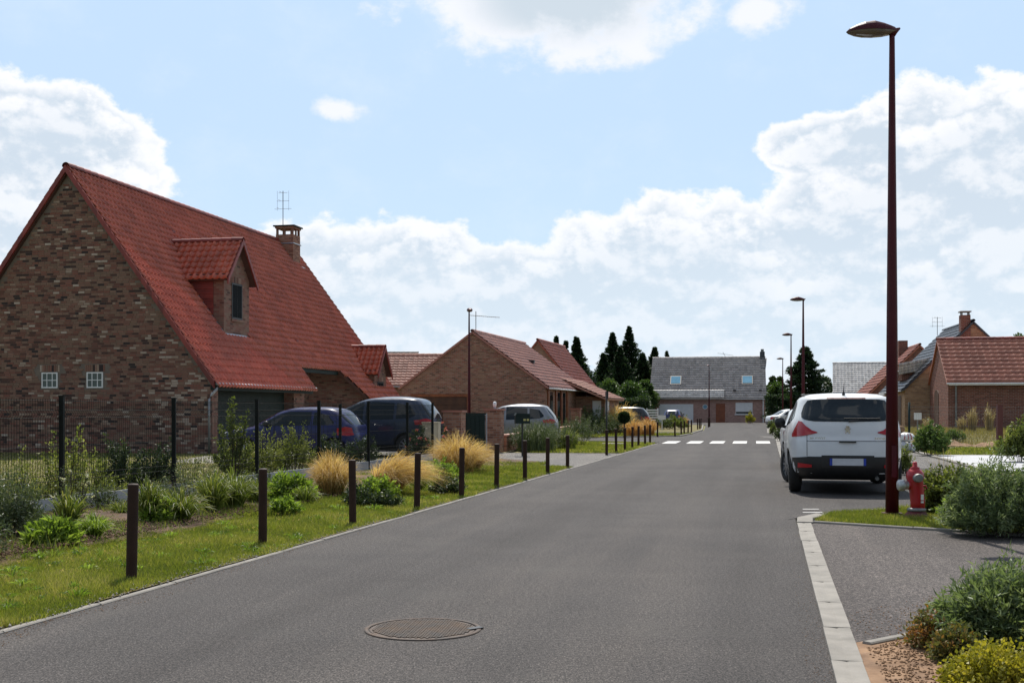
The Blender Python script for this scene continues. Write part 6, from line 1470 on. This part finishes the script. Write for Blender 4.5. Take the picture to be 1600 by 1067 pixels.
for px, py, Y, wp, lb in [(901, 526, 118, 92, 'dark conifer just behind the red roofed house'), (869, 524, 124, 28, 'conifer whose tip shows over the red roof ridge, left'), (884, 532, 120, 40, 'second small conifer tip over the red roof ridge'),
        (957, 519, 138, 104, 'tall dark conifer, left of the close pair'), (983, 509, 140, 116, 'tallest dark conifer, right of the close pair'), (1023, 542, 142, 112, 'dark conifer beside the grey roofed house'), (1042, 548, 150, 30, 'thin conifer tip above the left end of the grey ridge'), (969, 542, 134, 104, 'shorter dark conifer between and before the close pair'), (1004, 552, 136, 96, 'short broad conifer right of the tallest one'), (943, 552, 136, 84, 'short conifer at the left foot of the close pair')]:
    x, Y, h = ctop(px, py, Y); conifer(lb, x, Y, h, sc(wp, Y), .30, 380 if wp > 50 else 170, 70)
x, Y, h = ctop(1258, 543, 118); conifer('spreading cedar with level branches behind the right lamps', x, Y, h, sc(100, Y), .36, 170, 120, True, name='cedar')
x, Y, h = ctop(1291, 588, 124); tree('small dark rounded tree right of the cedar', x, Y, h, sc(24, Y), LF['hedge'], 16, 180, .25)
for px, py, wp, Y, lb, mt, tn in [(952, 592, 46, 128, 'mid green broadleaf tree below the conifer pair, left', 'tree', (.2, 1)), (988, 596, 54, 126, 'broad green tree in front of the tall conifers', 'tree', (.1, .8)), (1008, 590, 34, 129, 'light green tree touching the grey roofed house', 'tree', (.4, 1)),
        (930, 606, 34, 124, 'green tree at the foot of the red roofed house', 'tree', (.3, .9)), (1000, 618, 44, 122, 'dark bushy tree left of the far garage', 'hedge', (.2, 1)), (960, 620, 54, 120, 'dark bushy tree behind the estate car', 'hedge', (.2, 1)), (912, 560, 18, 126, 'light green tree top peeping over the red roof slope', 'tree', (.5, 1)),
        (1208, 580, 18, 150, 'narrow tree right of the grey roof', 'hedge', (.3, 1)), (1218, 582, 16, 150, 'second narrow tree right of the grey roof', 'hedge', (.3, 1)), (1215, 596, 44, 136, 'dark green tree behind the hedge', 'tree', (0, .7)), (1245, 606, 44, 132, 'pale green bush below the cedar', 'tree', (.2, .8)),
        (1278, 606, 40, 134, 'green bush between cedar and the pale grey roof', 'tree', (.2, .9)), (1592, 514, 44, 96, 'tree showing above the orange roof at the right edge', 'tree', (0, .8))]:
    x, Y, h = ctop(px, py, Y); tree(lb, x, Y, h, sc(wp, Y)*1.1, LF[mt], 30, 240, .26, .12, tint=tn)
def hedge(label, x0, x1, Y, h, d=1.6, n=16000, ls=.20):
    P = np.stack([rng.uniform(0, x1-x0, n), rng.uniform(-d/2, d/2, n), h*rng.uniform(0, 1, n)], 1)
    P[:, 2] *= 1+.05*np.sin(P[:, 0]*1.3); k = rng.integers(0, 3, n); P[k == 0, 1] = -d/2+rng.normal(size=(k == 0).sum())*.08; P[k == 1, 2] = h+rng.normal(size=(k == 1).sum())*.10
    V, Q = leaf_quads(P, unit(rng.normal(size=P.shape)), ls, ls*.7); r = empty('hedge', (x0, Y, 0), 0, label, 'hedge'); npmesh('foliage', V, Q, rng.uniform(0, 1, n), LF['hedge'], r)
    m = MB()
    for k in range(int((x1-x0)/1.0)): m.tube([(k+.5, 0, 0), (k+.5+random.uniform(-.2, .2), 0, h*.8)], .05, 5)
    m.build('trunk', MT['bark'], r)
hedge('tall dark clipped hedge behind the white saloon', PX(1197, 118), PX(1305, 118), 118, 2.7)
hedge('dark hedge left of the far garage behind the estate car', PX(915, 116), PX(1013, 116), 116, 2.3, n=14000)
def wood(x0, x1, Y, h, n, name):
    P = np.stack([rng.uniform(x0, x1, n), Y+rng.uniform(-6, 6, n), rng.uniform(0, 1, n)], 1); P[:, 2] *= h*(.8+.2*np.sin(P[:, 0]*.31)+.15*np.sin(P[:, 0]*.83+1))
    V, Q = leaf_quads(P, unit(rng.normal(size=P.shape)), .9, .7); o = npmesh(name, V, Q, rng.uniform(0, .8, n), LF['hedge']); tag(o, 'distant dark tree belt behind all the houses', 'tree belt', kind='stuff')
wood(-130, 190, 210, 5.5, 26000, 'tree_belt')

# --- grass
def grass(name, sampler, n, h, w, mat, z=.01, label=None, tall=0):
    X, Y = sampler(n); n = len(X); hh = h*rng.uniform(.4, 1.2, n)*(1+tall*np.clip(np.sin(X*3.1+Y*1.7)*np.sin(Y*2.3-X), 0, 1)); ww = w*np.clip(Y/11, .9, 4)
    a = rng.uniform(0, 2*math.pi, n); b = rng.uniform(0, 2*math.pi, n); le = hh*rng.uniform(.2, .9, n)
    V = np.stack([np.stack([X-np.cos(a)*ww, Y-np.sin(a)*ww, np.full(n, z)], 1), np.stack([X+np.cos(a)*ww, Y+np.sin(a)*ww, np.full(n, z)], 1), np.stack([X+np.cos(b)*le, Y+np.sin(b)*le, z+hh], 1)], 1).reshape(-1, 3)
    patch = .5+.26*np.sin(X*1.9+np.sin(Y*1.3)*2)*np.sin(Y*1.1+np.cos(X*1.7)*1.5)+.16*np.sin(X*5.3+Y*4.1+np.sin(X*3.3)*2)+.22*(np.sin(X*3.7-Y*1.9+np.cos(Y*2.7)*2) > .72)
    o = npmesh(name, V, np.arange(n*3).reshape(-1, 3), np.clip(patch*.62+rng.normal(size=n)*.20+.12, 0, 1), mat, k=3); tag(o, label or 'short patchy green grass', 'grass', kind='stuff'); return o
def strip(xa, xb, ya, yb, p=1.0):
    def f(n):
        u = rng.uniform(0, 1, n); Y = 1/(1/ya+(1/yb-1/ya)*u) if p else ya+(yb-ya)*u
        v = rng.uniform(0, 1, n); A = np.array([xa(y) for y in Y]); B = np.array([xb(y) for y in Y]); return A+(B-A)*v, Y
    return f
def poly(pts):
    P = np.array(pts)
    def f(n):
        X = rng.uniform(P[:, 0].min(), P[:, 0].max(), n*3); Y = rng.uniform(P[:, 1].min(), P[:, 1].max(), n*3); ins = np.zeros(n*3, bool); j = len(P)-1
        for i in range(len(P)):
            c = ((P[i, 1] > Y) != (P[j, 1] > Y)) & (X < (P[j, 0]-P[i, 0])*(Y-P[i, 1])/(P[j, 1]-P[i, 1]+1e-9)+P[i, 0]); ins ^= c; j = i
        return X[ins][:n], Y[ins][:n]
    return f
grass('verge_grass', strip(lambda y: bx(y)-.35+.3*math.sin(y*2.3)*math.sin(y*.8), lambda y: lx(y)-.105+.085*max(0, math.sin(y*2.7)*math.sin(y*.9+1)), 5.6, 27.5), 230000, .038, .0035, LF['grass'], label='mown verge grass along the left kerb below the bollards', tall=.8)
grass('verge_grass', strip(lambda y: fx(y)+.25+max(0, 19-y)*.35, lambda y: bx(y)+.3, 14.5, 29.0), 90000, .07, .004, LF['grass'], label='rough grass between golden grasses and kerb', tall=.8)
grass('bed_weeds', strip(lambda y: fx(y)+.5, lambda y: bx(y)-.1, 9, 18), 7000, .06, .005, LF['daylily'], z=.06, label='thin weeds and seedlings between the plants of the left bed', tall=1.2)
grass('verge_grass', poly([(.6, 36.4), (lx(36.3)-.1, 36.3), (lx(47.0)-.1, 47.0), (3.2, 49), (-1.6, 51.6)]), 30000, .06, .006, LF['grass'], label='grass beyond the grey driveway around the inspection cover')
grass('verge_grass', poly([(-2, 63.4), (4.4, 57.8), (8.5, 60.3), (10.4, 66), (-2, 72.6)]), 20000, .07, .010, LF['grass'], label='grass strip beyond the junction')
grass('garden_grass', strip(lambda y: -9-y*.32, lambda y: fx(y)-.2, 12, 36), 90000, .05, .0045, LF['lawn'], label='garden lawn behind the mesh fence')
grass('tongue_grass', poly([(3.66, 13.88), (5.5, 12.40), (6.6, 12.3), (6.9, 14.5), (5.9, 15.7), (4.2, 14.98)]), 60000, .055, .0032, LF['grass'], z=.016, label='bright grass tongue around lamp post and hydrant', tall=.6)
grass('verge_grass', poly([(12.8, 34.8), (24, 34.4), (26, 41), (13.9, 41)]), 20000, .07, .006, LF['grass'], label='green grass strip before the right hand mesh fence')
grass('verge_grass', poly([(rx(52)+.5, 52), (rx(52)+2.8, 52), (rx(88)+3, 88), (rx(88)+.8, 88)]), 12000, .12, .010, LF['laven'], label='rough grass on the right verge')
def bankgrass():
    n = 36000; X = rng.uniform(15, 32, n); Y = rng.uniform(42.5, 58, n); ok = X > 14.6+.2*(Y-40.5); X, Y = X[ok], Y[ok]; n = len(X); Z = np.interp(Y, [40.5, 42.5, 44.5, 47, 52], [.01, .03, .20, .34, .42])
    a = rng.uniform(0, 2*math.pi, n); hh = .16*rng.uniform(.3, 1.2, n); ww = .012
    V = np.stack([np.stack([X-np.cos(a)*ww, Y-np.sin(a)*ww, Z-.01], 1), np.stack([X+np.cos(a)*ww, Y+np.sin(a)*ww, Z-.01], 1), np.stack([X+rng.normal(size=n)*.06, Y+rng.normal(size=n)*.06, Z+hh], 1)], 1).reshape(-1, 3)
    tag(npmesh('dry_grass', V, np.arange(n*3).reshape(-1, 3), rng.uniform(.35, 1, n), LF['drygrass'], k=3), 'dry yellowish grass on the bank before the dark brick house', 'grass', kind='stuff')
LF['drygrass'] = leaf_mat('dry_grass_blades', [(0, (.09, .10, .03)), (.5, (.22, .19, .07)), (1, (.36, .29, .13))], .3)
bankgrass()
# broadleaf weeds and coarser tufts in the left verge
def verge_weeds():
    VV, QQ, TT = [], [], []; nb = 0; X, Y = strip(lambda y: bx(y)-.3, lambda y: lx(y)-.2, 7, 26)(150)
    for x, y in zip(X, Y):
        n = int(rng.integers(14, 46)); w_ = rng.uniform(.10, .34); V, Q, sg = blade_strips(n, w_, w_, rng.uniform(.04, .11), .4, rng.uniform(.005, .016), .4, .6, seg=3)
        VV.append(V+np.array([x, y, .01])); QQ.append(Q+nb); nb += len(V); TT.append(np.clip(rng.uniform(.1, .7)+rng.uniform(-.2, .3, len(Q)), 0, 1))
    tag(npmesh('verge_weeds', np.concatenate(VV), np.concatenate(QQ), np.concatenate(TT), LF['bright']), 'small broadleaf weeds and coarse tufts dotted through the left verge', 'weeds', kind='stuff')
verge_weeds()
# crumbs of soil, chippings and fallen straw
def crumbs(name, sampler, n, s, mat, z, label, cat):
    X, Y = sampler(n); n = len(X); sz = s*rng.uniform(.3, 1.3, n)**1.5; V, Q = [], []
    oc = np.array([(1, 0, 0), (0, 1, 0), (-1, 0, 0), (0, -1, 0), (0, 0, .8), (0, 0, -.4)]); fc = np.array([(0, 1, 4), (1, 2, 4), (2, 3, 4), (3, 0, 4), (1, 0, 5), (2, 1, 5), (3, 2, 5), (0, 3, 5)])
    V = oc[None]*sz[:, None, None]*rng.uniform(.6, 1.3, (n, 6, 1)); an = rng.uniform(0, 6, n); c, s_ = np.cos(an)[:, None], np.sin(an)[:, None]; x = V[..., 0]*c-V[..., 1]*s_; y = V[..., 0]*s_+V[..., 1]*c
    V = np.stack([x+X[:, None], y+Y[:, None], V[..., 2]+z], 2).reshape(-1, 3); Q = (fc[None]+np.arange(n)[:, None, None]*6).reshape(-1, 3)
    tag(npmesh(name, V, Q, np.repeat(rng.uniform(0, 1, n), 8), mat, k=3), label, cat, kind='stuff')
crumbs('soil_clods', poly([(1.72, 5.0), (4.5, 5.0), (4.9, 8.3), (2.42, 6.85), (2.0, 6.5)]), 15000, .008, MT['sand'], .014, 'crumbly sandy soil clods in the bottom right bed', 'soil clods')
crumbs('bark_mulch', strip(lambda y: fx(y)+.1, lambda y: bx(y)-.1, 9, 22), 16000, .013, pm('bark_mulch', lin(104, 72, 50), lin(60, 42, 32), .95, 20), .08, 'brown bark mulch between the plants of the left bed', 'mulch')
crumbs('chippings', strip(lambda y: lx(y)-.22, lambda y: lx(y)-.02, 6, 25), 1200, .009, MT['concrete'], .02, 'small stone chippings along the left kerb', 'chippings')
crumbs('yard_stones', strip(lambda y: fx(y)-2.8, lambda y: fx(y)-.3, 25, 32), 4000, .018, MT['gravel'], .01, 'pale gravel stones before the parked blue cars', 'gravel')
crumbs('gutter_grit', strip(lambda y: lx(y), lambda y: lx(y)+.22*abs(math.sin(y*1.7))+.04, 6, 22), 1200, .004, MT['sand'], .003, 'grit and soil crumbs washed along the left road edge', 'grit')
crumbs('gutter_grit', strip(lambda y: rx(y)-.14, lambda y: rx(y)-.01, 5.6, 13.8), 450, .003, MT['sand'], .003, 'grit crumbs along the edge of the right kerb', 'grit')
crumbs('driveway_grit', poly([(2.05, 6.75), (4.5, 8.3), (4.2, 9.4), (2.2, 7.6)]), 1500, .005, MT['sand'], .007, 'sandy crumbs spilled onto the right driveway', 'grit')
V, Q, sg = blade_strips(260, 1, 1, .03, 1, .006, .4, .2)
n = 260; X, Y = strip(lambda y: bx(y)-.3, lambda y: bx(y)+.9, 8.5, 20)(n); off = np.repeat(np.stack([X, Y, np.full(n, .05)], 1), 10, 0)
tag(npmesh('straw', V*np.array([.25, .25, 1])+off, Q, rng.uniform(.4, 1, len(Q)), LF['feather']), 'dry straw fragments lying on the left verge', 'straw', kind='stuff')
